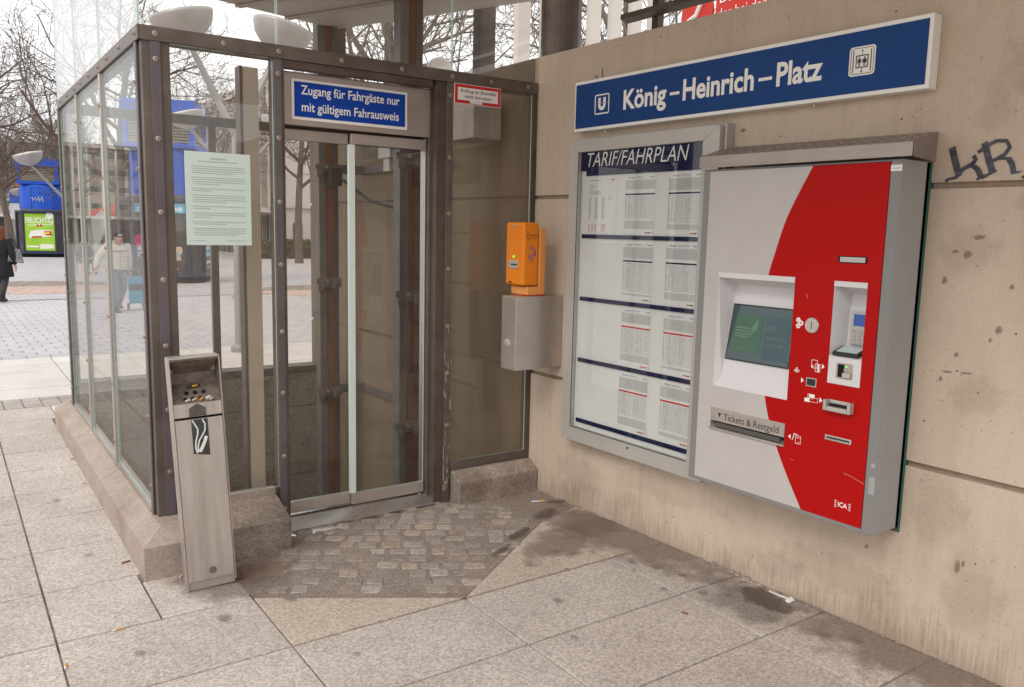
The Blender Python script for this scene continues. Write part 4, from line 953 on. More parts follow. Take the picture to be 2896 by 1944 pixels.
for k in range(9): mb.prism([(2.248+k*.0108, .843), (2.252+k*.0108, .843), (2.255+k*.0108, .847), (2.251+k*.0108, .847)], F-.0092, F-.0082)
part('slot_teeth', mb, M_alu, mo)
tr = pocket('ticket_tray', TR, .06, M_steel_d, .0, .06)
mb = MB(); mb.box(TR[0]+.002, TR[1]-.002, F-.004, F-.0005, .800, TR[3]-.001); tp = part('tray_plate', mb, M_steel, tm, bev=.001)
part('tray_lettering', text_mb('Tickets & Restgeld', 1.722, .812, .295, .030, F-.0046, bold=.0, ref='Td'), M_ink, tp)
mb = MB(); mb.quad((1.688, F-.0046, .840), (1.708, F-.0046, .840), (1.698, F-.0046, .819)); part('tray_arrow', mb, M_ink, tp)
mb = MB(); mb.box(TR[0]+.03, TR[1]-.025, F-.002, F+.02, .774, .793); part('tray_flap', mb, M_medge2, tp)
mb = MB(); mb.box(TR[0]-.002, TR[1]+.001, F-.012, F-.001, .761, .769); part('tray_lip', mb, M_steel, tp, bev=.001)
# white pictograms printed on the red front
Yp = F-.0028
mb = MB()
for u, z in ((2.075, 1.309), (2.089, 1.297), (2.076, 1.284)): mb.lathe([(.0105, 0), (.0105, -.0003), (0, -.0003)], (u, Yp, z), 'y', 16)
ic = part('coin_symbol', mb, M_white, tm)
for u, z, t_ in ((2.075, 1.309, '2'), (2.089, 1.297, '1'), (2.076, 1.284, '50')): part('coin_digit', text_mb(t_, u-.0035*len(t_), z-.005, .007*len(t_)*.9, .010, Yp-.0006), M_redp, ic)
mb = MB(); rring(mb, 2.150, 2.178, 1.118, 1.153, .004, .002, Yp); rring(mb, 2.168, 2.192, 1.104, 1.138, .004, .002, Yp-.0004); mb.box(2.180, 2.187, Yp-.001, Yp-.0005, 1.106, 1.136); mb.box(2.153, 2.160, Yp-.0003, Yp, 1.122, 1.130)
mb.quad((2.199, Yp, 1.142), (2.211, Yp, 1.130), (2.199, Yp, 1.120)); part('card_symbol', mb, M_white, tm)
mb = MB()
for k, r_ in enumerate((.004, .009, .014, .019)):
    for j in range(6):
        a0, a1 = R(40+100*j/6), R(40+100*(j+1)/6)
        if k == 0: continue
        mb.quad(*[(2.084+rr*math.cos(a), Yp, 1.084+rr*math.sin(a)) for rr, a in ((r_, a0), (r_, a1), (r_-.0025, a1), (r_-.0025, a0))])
mb.lathe([(.0035, 0), (.0035, -.0003), (0, -.0003)], (2.084, Yp, 1.107), 'y', 10)
mb.quad((2.108, Yp, 1.072), (2.121, Yp, 1.060), (2.108, Yp, 1.048)); part('contactless_symbol', mb, M_white, tm)
mb = MB(); rring(mb, 2.143, 2.172, .990, 1.009, .001, .0015, Yp); mb.box(2.150, 2.176, Yp-.0008, Yp-.0004, .996, 1.009); mb.box(2.130, 2.154, Yp-.0006, Yp-.0002, .974, .990); rring(mb, 2.150, 2.192, .977, .996, .001, .0015, Yp-.001)
mb.quad((2.199, Yp, 1.003), (2.213, Yp, .991), (2.199, Yp, .979)); part('banknote_symbol', mb, M_white, tm)
mb = MB(); mb.quad((2.077, Yp, .822), (2.077, Yp, .800), (2.064, Yp, .811)); rring(mb, 2.100, 2.126, .787, .822, .002, .002, Yp)
mb.quad((2.084, Yp-.0004, .800), (2.087, Yp-.0004, .799), (2.096, Yp-.0004, .830), (2.093, Yp-.0004, .831)); mb.quad((2.093, Yp-.0005, .831), (2.093, Yp-.0005, .828), (2.112, Yp-.0005, .822), (2.112, Yp-.0005, .825))
mb.box(2.106, 2.120, Yp-.0003, Yp, .812, .814); mb.box(2.112, 2.120, Yp-.0003, Yp, .793, .795); part('ticket_symbol', mb, M_white, tm)
part('maker_lettering', text_mb('ICA', 2.316, .573, .040, .021, Yp, bold=.02), M_white, tm)
mb = MB()
for k in range(4): mb.box(2.303, 2.310, Yp-.0003, Yp, .570+k*.008, .572+k*.008); mb.box(2.361, 2.368, Yp-.0003, Yp, .570+k*.008, .572+k*.008)
mb.box(2.302, 2.3035, Yp-.0004, Yp-.0001, .566, .600); mb.box(2.3685, 2.370, Yp-.0004, Yp-.0001, .566, .600); part('maker_brackets', mb, M_white, tm)
mb = MB(); mb.box(2.422, 2.464, F-.0022, F-.0014, 1.901, 1.924); lb = part('asset_label', mb, M_white, tm)
mb = MB(); mb.box(2.428, 2.458, F-.0028, F-.0023, 1.910, 1.913); mb.box(2.426, 2.460, F-.0028, F-.0023, 1.919, 1.920); mb.box(2.438, 2.448, F-.0028, F-.0023, 1.904, 1.905); part('label_print', mb, M_ink2, lb)
M_scr = pm('scratch', (.55, .28, .26), .6)
for (a, b, c, d) in ((2.36, .712, 2.42, .694), (2.33, .716, 2.36, .712), (2.085, .715, 2.10, .714), (2.105, 1.42, 2.112, 1.40)):
    mb = MB(); stroke(mb, [(a, b), ((a+c)/2, (b+d)/2-.001), (c, d)], .0016, y=F-.0027); part('scratch', mb, M_scr, tm)
mb = MB(); mb.box(mu1-.030, mu1-.004, F-.0018, F-.0012, .66, .73); mb.lathe([(.010, 0), (.010, -.0006), (0, -.0006)], (mu1-.018, F-.001, .775), 'y', 12); part('lock_cover', mb, M_mside, tm)

# tread plate hood over the machine
M_hood = pm('weathered_hood', (.30, .26, .235), .5, .4, col2=(.38, .335, .30), scale=6, detail=7, rrand=.1, stretch=(1, 1, 4))
hd = thing('rain_hood', 'bent tread plate rain hood right above the ticket machine', 'hood', (2.0, 0, 1.946), WALL)
mb = MB(); h0, h1 = 1.523, 2.512
mb.box(h0, h1, -.250, -.246, 1.950, 2.002); part('front_lip', mb, M_hood, hd, bev=.002)
mb = MB(); mb.hexa([(h0, -.249, 1.998), (h1, -.249, 1.998), (2.476, -.002, 2.055), (1.470, -.002, 2.060)], [(h0, -.249, 2.003), (h1, -.249, 2.003), (2.476, -.002, 2.060), (1.470, -.002, 2.065)]); part('top_plate', mb, M_tread, hd)
mb = MB(); mb.hexa([(h1-.006, -.215, 1.951), (2.474, -.002, 1.948), (2.470, -.002, 1.948), (h1-.012, -.215, 1.951)], [(h1-.002, -.244, 1.9975), (2.474, -.002, 2.0545), (2.470, -.002, 2.0545), (h1-.008, -.244, 1.9975)]); part('end_plate', mb, M_tread, hd)
mb = MB(); random.seed(5)
for r_ in range(7):
    for k in range(40):
        u = 1.51+k*.025+(r_ % 2)*.0125; v = .05+r_*.14
        y = -.249+(.247)*v; z = 2.003+.057*v+.0005; u2 = u+(-.03 if u < 1.6 else -.02)*v
        if u2 > 2.49-.02*v or u2 < 1.53-.055*v: continue
        sx = 1 if (k+r_) % 2 else -1; dx, dy = .008, .012*sx
        mb._add([(u2-dx, y-dy, z-dy*.23), (u2-.002, y+.002, z+.0006), (u2+dx, y+dy, z+dy*.23), (u2+.002, y-.002, z-.0002), (u2, y, z+.004)], [(0, 3, 4), (3, 2, 4), (2, 1, 4), (1, 0, 4)])
part('tread_pattern', mb, M_steel, hd, kind='stuff')

# ------------------------------------------------------------------ steel cabinet and orange validator
cb = thing('steel_cabinet', 'brushed steel wall cabinet carrying the orange validator', 'cabinet', (.225, -.18, .833), WALL)
mb = MB(); mb.box(.160, .300, -.356, -.002, .834, 1.270); part('cabinet_body', mb, M_steel, cb, bev=.003)
mb = MB(); mb.box(.164, .296, -.3585, -.3565, .840, 1.264); fp = part('front_plate', mb, M_steel_d, cb, bev=.001)
mb = MB(); mb.lathe([(.0, 0), (.028, 0), (.026, -.006), (.015, -.011), (0, -.012)], (.226, -.3586, .992), 'y', 20); part('sensor_lens', mb, pm('lens_glass', (.4, .4, .36), .1, .2), fp)
mb = MB(); mb.quad((.218, -.3592, 1.172), (.236, -.3592, 1.172), (.227, -.3592, 1.145)); mb.box(.210, .244, -.3592, -.3588, 1.181, 1.183); part('engraved_arrow', mb, M_ink2, fp)
mb = MB()
for u, z in ((.172, .852), (.288, .852), (.172, 1.252), (.288, 1.252)): mb.lathe([(.004, 0), (.004, -.002), (0, -.002)], (u, -.3586, z), 'y', 8)
part('screw', mb, M_bolt, fp)
va = thing('ticket_validator', 'orange ticket validator with slot and scribbles standing on the steel cabinet', 'validator', (.2, -.24, 1.27), WALL)
mb = MB(); mb.box(.112, .288, -.302, -.188, 1.332, 1.700); vb = part('housing', mb, M_orange, va, bev=.014); vb.modifiers['bevel'].segments = 4
mb = MB(); mb.box(.125, .292, -.187, -.140, 1.278, 1.668); mb.box(.130, .291, -.270, -.1875, 1.276, 1.326); part('rear_bracket', mb, M_orange2, va, bev=.006)
mb = MB(); mb.box(.135, .286, -.262, -.150, 1.2705, 1.277); part('foot', mb, M_redp, va)
mb = MB(); mb.box(.150, .240, -.308, -.300, 1.430, 1.478); vs = part('slot_plate', mb, M_alu, va, bev=.003)
mb = MB(); mb.box(.176, .236, -.3092, -.3082, 1.450, 1.457); part('slot', mb, M_black, vs)
mb = MB(); mb.lathe([(.006, 0), (.006, -.004), (0, -.004)], (.194, -.301, 1.500), 'y', 10); part('ready_light', mb, M_green_e, va)
mb = MB(); mb.lathe([(.010, 0), (.010, -.004), (.006, -.005), (0, -.003)], (.200, -.301, 1.678), 'y', 12); part('lock', mb, M_steel, va)
mb = MB(); mb.box(.153, .176, -.3032, -.3022, 1.343, 1.353); part('vent_slot', mb, M_black, va)
def side_scribble(pts, w, mat, nm):       # on the right cheek: (depth y, z)
    m2 = MB(); pts = [Vector(p) for p in pts]
    for a, b in zip(pts, pts[1:]):
        t = (b-a).normalized(); n = Vector((-t.y, t.x))*w/2
        m2.quad(*[(.2886, p.x, p.y) for p in (a+n, b+n, b-n, a-n)])
    part(nm, m2, mat, va)
side_scribble([(-.286, 1.650), (-.270, 1.640), (-.284, 1.620), (-.262, 1.622), (-.258, 1.634), (-.250, 1.620), (-.242, 1.632), (-.234, 1.618), (-.226, 1.634), (-.216, 1.619), (-.205, 1.628), (-.196, 1.622)], .003, M_ink, 'black_scribble')
side_scribble([(-.28, 1.606), (-.24, 1.609), (-.205, 1.608)], .0025, M_ink, 'black_scribble'); side_scribble([(-.278, 1.588), (-.268, 1.600), (-.255, 1.606)], .0025, M_ink, 'black_scribble')
side_scribble([(-.262, 1.540), (-.238, 1.572), (-.246, 1.545), (-.222, 1.556), (-.240, 1.530), (-.214, 1.540), (-.226, 1.515), (-.205, 1.525), (-.235, 1.500), (-.262, 1.524), (-.264, 1.488), (-.250, 1.505), (-.246, 1.470), (-.230, 1.495), (-.242, 1.478), (-.238, 1.512), (-.21, 1.508), (-.225, 1.53)], .003, M_marker_b, 'violet_scribble')

# ------------------------------------------------------------------ leaning ash bin
M_bin = pm('stained_bin_steel', (.36, .31, .275), .42, .55, col2=(.52, .465, .425), scale=2.2, detail=8, rrand=.12, stretch=(9, 9, .7), bump=.04, bscale=12)
ab = thing('ash_bin', 'leaning steel cigarette bin standing at the lift corner', 'ash bin', (-2.197, -.43, 0))
W2, D = .108, .105
def ax(mb, x0, x1, y0, y1, z0, z1): return mb.box(-2.197+x0, -2.197+x1, -.50+y0, -.50+y1, z0, z1)
mb = MB(); ax(mb, -W2, -W2+.006, 0, D, 0.005, 1.06); part('side_cheek', mb, M_steel_d, ab, bev=.0015)
mb = MB(); ax(mb, W2-.006, W2, 0, D, 0.02, 1.06); part('side_cheek', mb, M_steel_d, ab, bev=.0015)
mb = MB(); ax(mb, -W2+.0065, W2-.0065, D-.006, D, 0.02, 1.055); part('back_plate', mb, M_steel_d, ab)
mb = MB(); ax(mb, -W2+.001, W2-.001, .0, D, 1.0605, 1.066); part('hood_top', mb, M_steel, ab, bev=.0015)
M_soot = pm('sooty_steel', (.09, .07, .058), .6, .2, col2=(.24, .19, .16), scale=14, detail=7)
xa, xb = -2.197-W2+.0066, -2.197+W2-.0066
mb = MB(); mb.hexa([(xa, -.498, 1.052), (xb, -.498, 1.052), (xb-.025, -.404, .985), (xa+.025, -.404, .985)], [(xa, -.498, 1.0595), (xb, -.498, 1.0595), (xb, -.404, 1.0595), (xa, -.404, 1.0595)])
part('hood_baffle', mb, M_soot, ab)
mb = MB(); mb.box(xa, xb, -.4035, -.4015, .86, .99); mb.quad((xa+.0005, -.498, .862), (xa+.0005, -.404, .93), (xa+.0005, -.404, 1.05), (xa+.0005, -.498, 1.05)); mb.quad((xb-.0005, -.498, .862), (xb-.0005, -.404, .93), (xb-.0005, -.404, 1.05), (xb-.0005, -.498, 1.05)); part('hood_lining', mb, M_soot, ab)
mb = MB(); mb._add([(xa, -.497, .862), (xb, -.497, .862), (xb, -.405, .938), (xa, -.405, .938), (xa, -.497, .845), (xb, -.497, .845), (xb, -.405, .93), (xa, -.405, .93)], [(0, 1, 2, 3), (4, 5, 1, 0), (7, 6, 5, 4)])
gr = part('stub_plate', mb, pm('ashy_steel', (.11, .085, .075), .8, .1, col2=(.22, .175, .155), scale=26, detail=7), ab)
def onpl(t, u): return Vector((-2.197+u, -.497+t*.092, .862+t*.076))
nrm = Vector((0, -.076, .092)).normalized()
for t, us in ((.50, (-.036, 0, .036)), (.20, (-.048, -.016, .018, .05))):
    for u in us:
        c = onpl(t, u)+nrm*.0008; mb = MB(); pts = [c+Vector((1, 0, 0))*.010*math.cos(a)+Vector((0, .092, .076)).normalized()*.012*math.sin(a) for a in [2*math.pi*k/12 for k in range(12)]]
        mb.quad(*pts); part('stub_hole', mb, M_black, gr)
mb = MB()
for a in range(7):
    for b in range(4):
        c = onpl(.72+b*.05, -.027+a*.009)+nrm*.0009; mb.quad(*[c+Vector((1, 0, 0))*.003*math.cos(q)+Vector((0, .77, .64))*.003*math.sin(q) for q in [2*math.pi*k/6 for k in range(6)]])
part('perforation', mb, M_black, gr, kind='stuff')
mb = MB(); ax(mb, -W2+.007, W2-.007, -.002, .006, .800, .861); part('upper_front', mb, M_bin, ab, bev=.002)
mb = MB(); ax(mb, -W2+.0075, W2-.0075, -.004, .012, .045, .790); dr = part('door', mb, M_bin, ab, bev=.003)
mb = MB(); ax(mb, -W2+.0075, W2-.0075, .013, .05, .03, .799); part('inner_box', mb, M_black, ab)
mb = MB(); ax(mb, -W2+.0075, W2-.0075, .010, D, .004, .044); part('base_tray', mb, M_steel_d, ab)
mb = MB(); mb.lathe([(.0, 0), (.0155, 0), (.0155, -.004), (.010, -.006), (0, -.004)], (-2.192, -.504, .088), 'y', 16); part('door_lock', mb, M_rail, dr)
def pl(mb, pts, y): mb.quad(*[(-2.197+x, y, z) for x, z in pts])
mb = MB(); pl(mb, [(-.035, .634), (.035, .62), (.035, .788), (-.035, .788)], -.5050); st = part('torn_sticker', mb, M_sticker_k, ab)
mb = MB(); pl(mb, [(-.040, .802), (.032, .802), (.032, .838), (-.004, .860), (-.040, .838)], -.5030); part('sticker_top', mb, pm('sticker_grey', (.06, .055, .055), .6, col2=(.12, .11, .1), scale=30), ab)
def wave(mb, pts, w):
    pts = [Vector(p) for p in pts]
    for a, b in zip(pts, pts[1:]):
        t = (b-a).normalized(); n = Vector((-t.y, t.x))*w/2
        mb.quad(*[(-2.197+p.x, -.5056, p.y) for p in (a+n, b+n, b-n, a-n)])
mb = MB(); wave(mb, [(-.03, .785), (-.02, .765), (-.01, .745), (-.012, .72), (-.022, .69), (-.024, .66), (-.018, .635)], .006); wave(mb, [(.012, .785), (.022, .765), (.020, .735), (.005, .71), (-.008, .69), (-.014, .665), (-.014, .64)], .006); wave(mb, [(-.008, .64), (.004, .66), (.016, .685), (.024, .708)], .014)
part('sticker_stripes', mb, M_whitep, st)
AB_R = Matrix.Rotation(R(-4), 3, 'Z') @ Matrix.Rotation(R(-2.4), 3, 'Y') @ Matrix.Rotation(R(-2.2), 3, 'X'); AB_O = Vector((-2.197, -.43, 0))
for t, u, c_ in ((.80, .004, (.75, .4, .06)), (.10, -.04, (.7, .62, .52)), (.12, -.012, (.6, .5, .42)), (.11, .018, (.72, .35, .06)), (.14, .048, (.66, .6, .55)), (.06, .06, (.5, .45, .4))):
    c = AB_O+AB_R @ (onpl(t, u)+nrm*.006-AB_O); mb = MB(); a_ = random.uniform(-1, 1); dv = Vector((math.cos(a_), .3*math.sin(a_), .5*math.sin(a_)))*.011
    mb.tube([c-dv, c+dv], .005 if u != .048 else .009, 8)
    lb_ = {.004: 'orange cigarette stub lying on the perforated grid of the ash bin', -.04: 'pale crumpled stub, leftmost on the ash bin plate', -.012: 'greyish stub, second from left on the ash bin plate', .018: 'small orange stub between pale ones on the ash bin plate', .048: 'thick whitish wad at the right of the ash bin plate', .06: 'small grey stub at the far right edge of the ash bin plate'}[u]
    solo('cigarette_stub', mb, pm('stub_%d' % int(u*1000+500), c_, .8, col2=tuple(k*.7 for k in c_), scale=60), lb_, 'cigarette stub', tuple(c), group='cigarette stubs on the ash bin')
ab.rotation_euler = (R(-2.2), R(-2.4), R(-4)); ab.location = (-2.197, -.43, .0)

# ------------------------------------------------------------------ litter on the ground
def butt(x, y, rz, L, lab, white=.6, z=.0055, r_=.0042, cols=None):
    b = thing('cigarette_butt', lab, 'cigarette butt', (x, y, z), group='cigarette butts on the paving')
    d = Vector((math.cos(rz), math.sin(rz), 0)); p = Vector((x, y, z)); m2 = MB(); m2.tube([p-d*L*.5, p+d*L*(white-.5)], r_, 8)
    if white > .05: part('paper', m2, M_whitep, b)
    m2 = MB(); m2.tube([p+d*L*(white-.5+.005), p+d*L*.5], r_*1.02, 8); part('filter', m2, cols or M_filter, b); return b
M_filter = pm('filter_cork', (.68, .30, .07), .8, col2=(.75, .4, .14), scale=120)
butt(-.205, -.30, -.35, .085, 'white cigarette with orange filter near the wall corner', .6, r_=.0045)
butt(-.387, -1.19, .4, .02, 'tiny white stub on the slabs before the timetable case', .9)
butt(-.546, -1.841, 1.9, .028, 'squashed brown stub on the slab below the ticket machine', 0, cols=pm('brown_stub', (.22, .11, .05), .9))
butt(-2.456, 2.117, .2, .03, 'yellow stub, farthest along the lift plinth', 0); butt(-2.474, 1.472, .2, .035, 'orange stub halfway along the lift plinth', .2)
butt(-2.479, .013, .3, .04, 'brown stub against the plinth near its front corner', 0, cols=pm('dark_stub', (.25, .09, .05), .9))
butt(-2.294, -.302, 1.0, .035, 'pale stub between plinth and ash bin', .7); butt(-2.635, -.70, .15, .035, 'pale orange stub in the cross joint before the ash bin', .3)
butt(-2.845, -.902, 1.5, .04, 'yellow stub standing in the long joint at lower left', .3)
sp = thing('plastic_spatula', 'small white plastic stick with flat blade at the wall foot', 'plastic stick', (-.045, -1.99, .006))
mb = MB(); mb.tube([(-.045, -1.90, .006), (-.045, -2.005, .010)], .0035, 6); part('stick', mb, M_white, sp)
mb = MB(); mb.hexa([(-.068, -2.008, .004), (-.022, -2.004, .004), (-.022, -2.024, .004), (-.068, -2.028, .004)], [(-.068, -2.008, .016), (-.022, -2.004, .016), (-.022, -2.024, .007), (-.068, -2.028, .007)]); part('blade', mb, M_white, sp)

# ================================================================== the square behind the lift
def at(px, py, Y):
    """world point on the vertical plane at depth Y that the picture shows at (px, py) of 2896 x 1944"""
    d = _r2*((px-1448)/2319.6)+_d2*((py-972)/2319.6)+_fw
    return CAM+d*((Y-CAM.y)/d.y)
M_bark = pm('bark', (.09, .068, .055), .9, col2=(.16, .125, .1), scale=5, detail=7, bump=.4, bscale=12, stretch=(1, 1, .3))
M_twig = pm('twig', (.10, .072, .06), .9, col2=(.14, .105, .085), scale=3)
M_twig_l = pm('twig_grey', (.17, .14, .12), .9, col2=(.22, .19, .165), scale=3)

# ------------------------------------------------------------------ bare trees
def gen_tree(seed, H, r0, clear, spread=1.0, lv=4):
    rnd = random.Random(seed); tr = MB(); cr_ = MB()
    def grow(p, d, L, r, level, mb, sides):
        n = 5 if level < 2 else (4 if level < 4 else 3); pts = [p.copy()]; dirs = [d.copy()]
        for k in range(n-1):
            jit = .10 if level == 0 else .26
            d = (d+Vector((rnd.uniform(-jit, jit), rnd.uniform(-jit, jit), rnd.uniform(-jit*.5, jit*.8)+(.05 if level else 0)))).normalized()
            pts.append(pts[-1]+d*L/(n-1)); dirs.append(d.copy())
        rad = [r*(1-.62*k/(n-1)) for k in range(n)]
        mb.tube(pts, rad, sides, cap=False); return pts, dirs, rad
    pts, dirs, rad = grow(Vector((0, 0, 0)), Vector((rnd.uniform(-.03, .03), rnd.uniform(-.03, .03), 1)).normalized(), H*.72, r0, 0, tr, 9)
    def sub(pts, dirs, rad, L, level):
        if level > lv: return
        cnt = {1: 12, 2: 6, 3: 5, 4: 4, 5: 3}[level]
        for k in range(cnt):
            t = (clear/(H*.72)+(1-clear/(H*.72))*(k+rnd.random()*.8)/cnt) if level == 1 else .22+.78*(k+rnd.random()*.9)/cnt
            f = min(.999, t)*(len(pts)-1); i = int(f); q = f-i
            p = pts[i].lerp(pts[i+1], q); dd = dirs[min(i+1, len(dirs)-1)]; rr = rad[i]*(1-q)+rad[i+1]*q
            az = rnd.uniform(0, 6.283) if level > 1 else k*2.4+rnd.uniform(-.4, .4)
            side = dd.orthogonal().normalized(); side = Matrix.Rotation(az, 3, dd) @ side
            ang = rnd.uniform(.55, 1.15) if level > 1 else rnd.uniform(.75, 1.25)
            nd = (dd*math.cos(ang)+side*math.sin(ang)*spread).normalized()
            ll = L*rnd.uniform(.45, .75)*(1.1-.4*t if level == 1 else 1)
            P, Dd, Rd = grow(p, nd, ll, max(.009, rr*(rnd.uniform(.5, .72) if level < 3 else rnd.uniform(.42, .6))), level, cr_, 5 if level < 2 else (4 if level < 3 else 3))
            sub(P, Dd, Rd, ll, level+1)
    sub(pts, dirs, rad, H*.62, 1)
    return tr, cr_
TM = [[(t_.mesh('trunk', M_bark, smooth=True), c_.mesh('crown', mt)) for t_, c_ in [gen_tree(sd_, H, r_, cl, 1.0)]][0]
      for sd_, H, r_, cl, mt in ((4, 10, .19, 3.0, M_twig), (9, 11, .21, 3.4, M_twig), (21, 9.5, .2, 2.8, M_twig_l))]
def tree(x, y, i, s, rz, lab, z=None):
    t_ = thing('bare_tree', lab, 'tree', (x, y, gz(y)-.05 if z is None else z), group='bare trees on the square'); t_.rotation_euler = (0, 0, rz); t_.scale = (s, s, s)
    for nm, me in (('trunk', TM[i][0]), ('crown', TM[i][1])):
        o = bpy.data.objects.new(nm, me); COL.objects.link(o); o.parent = t_
def tree_px(px, Y, *a, **k): p = at(px, 640, Y); tree(p.x, Y, *a, **k)
tree_px(322, 24, 0, .95, 2.1, 'bare tree whose trunk rises behind the middle of the lift side panes')
tree_px(38, 47, 1, .95, .6, 'bare tree just left of the blue tower with the green poster')
tree_px(-60, 62, 0, 1.05, 4.0, 'bare tree farthest left at the picture edge')
tree_px(150, 66, 1, 1.1, 2.9, 'far bare tree between the blue tower and the lift')
tree_px(20, 84, 2, 1.1, 1.1, 'most distant bare tree in the left row')
tree_px(112, 72, 0, .95, 5.1, 'bare tree rising straight behind the blue tower with the green poster')
tree_px(-130, 40, 1, 1.0, 3.7, 'bare tree reaching in over the left picture edge')
tree_px(210, 54, 2, 1.0, 4.4, 'bare tree behind the orange banner')
tree_px(845, 40, 1, 1.15, 5.2, 'bare tree with straight trunk seen through the left lift door leaf')
tree_px(600, 50, 0, 1.15, 3.3, 'bare tree before the finned office facade')
tree(4.6, 11.5, 2, .98, .5, 'pale bare tree rising behind the concrete wall, left one')
tree(9.2, 9.0, 2, .95, 2.2, 'pale bare tree behind the concrete wall, right one')

# ------------------------------------------------------------------ twin-bowl street lamps
M_lampm = pm('lamp_metal', (.33, .32, .31), .45, .5); M_bowl = pm('lamp_bowl', (.62, .58, .5), .35, col2=(.56, .52, .45), scale=2)
M_bowl_o = pm('bowl_shell', (.42, .40, .39), .4, .3)
def lamp(x, y, H, rz, lab, arms=((0, 1.0), (math.pi, 1.0)), r=.46):
    L = thing('bowl_lamp', lab, 'street lamp', (x, y, gz(y)), Frame((0, 0, 0), 0), 'street lamps with glass bowls'); z0 = gz(y)
    m2 = MB(); m2.tube([(x, y, z0), (x, y, z0+H*.62)], [.075, .055], 10); m2.lathe([(.13, 0), (.13, .06), (.08, .1)], (x, y, z0), n=12); part('post', m2, M_lampm, L)
    for a, l_ in arms:
        a += rz; dx, dy = math.cos(a), math.sin(a); tip = Vector((x+dx*.95*l_, y+dy*.95*l_, z0+H*.84))
        m2 = MB(); m2.tube([(x, y, z0+H*.60), (x+dx*.4*l_, y+dy*.4*l_, z0+H*.70), tip], [.05, .045, .035], 8); ar = part('arm', m2, M_lampm, L)
        m2 = MB(); pr = [(.05, 0), (.16, .03), (.30, .11), (.40, .22), (.455, .36), (.46, .40)]; pr = [(q*r/.46, h*r/.46) for q, h in pr]
        tl = Matrix.Rotation(R(14), 3, Vector((-dy, dx, 0)))
        m2.lathe(pr, (0, 0, 0), n=24); m2.v = [tuple(tip+tl @ Vector(v)) for v in m2.v]
        o = part('bowl', m2, M_bowl_o, ar, smooth=True)
        m2 = MB(); m2.lathe([(r*.99, r*.86), (r*.7, r*.93), (.02, r*.98)], (0, 0, 0), n=24); m2.v = [tuple(tip+tl @ Vector(v)) for v in m2.v]; part('bowl_cover', m2, M_bowl, ar, smooth=True)
        m2 = MB(); m2.tube([tip, tip+Vector((0, 0, r*.5))], .05, 8); part('lamp_socket', m2, M_lampm, ar)
def lamp_px(px, Y, *a, **k): p = at(px, 640, Y); lamp(p.x, Y, *a, **k)
lamp(.05, 6.6, 4.58, R(-8), 'near street lamp with two glass bowls right behind the lift', arms=((0, .56), (math.pi, .56)), r=.38)
lamp_px(668, 15.5, 4.6, R(-6), 'bowl lamp whose bowl shows beside the second blue tower', r=.42)
lamp_px(186, 28, 4.4, R(8), 'bowl lamp before the blue tower with the green poster', r=.46)
lamp_px(104, 62, 4.7, R(5), 'bowl lamp second in the left row', r=.5); lamp_px(42, 78, 4.7, R(5), 'smallest bowl lamp of the left row', r=.5)

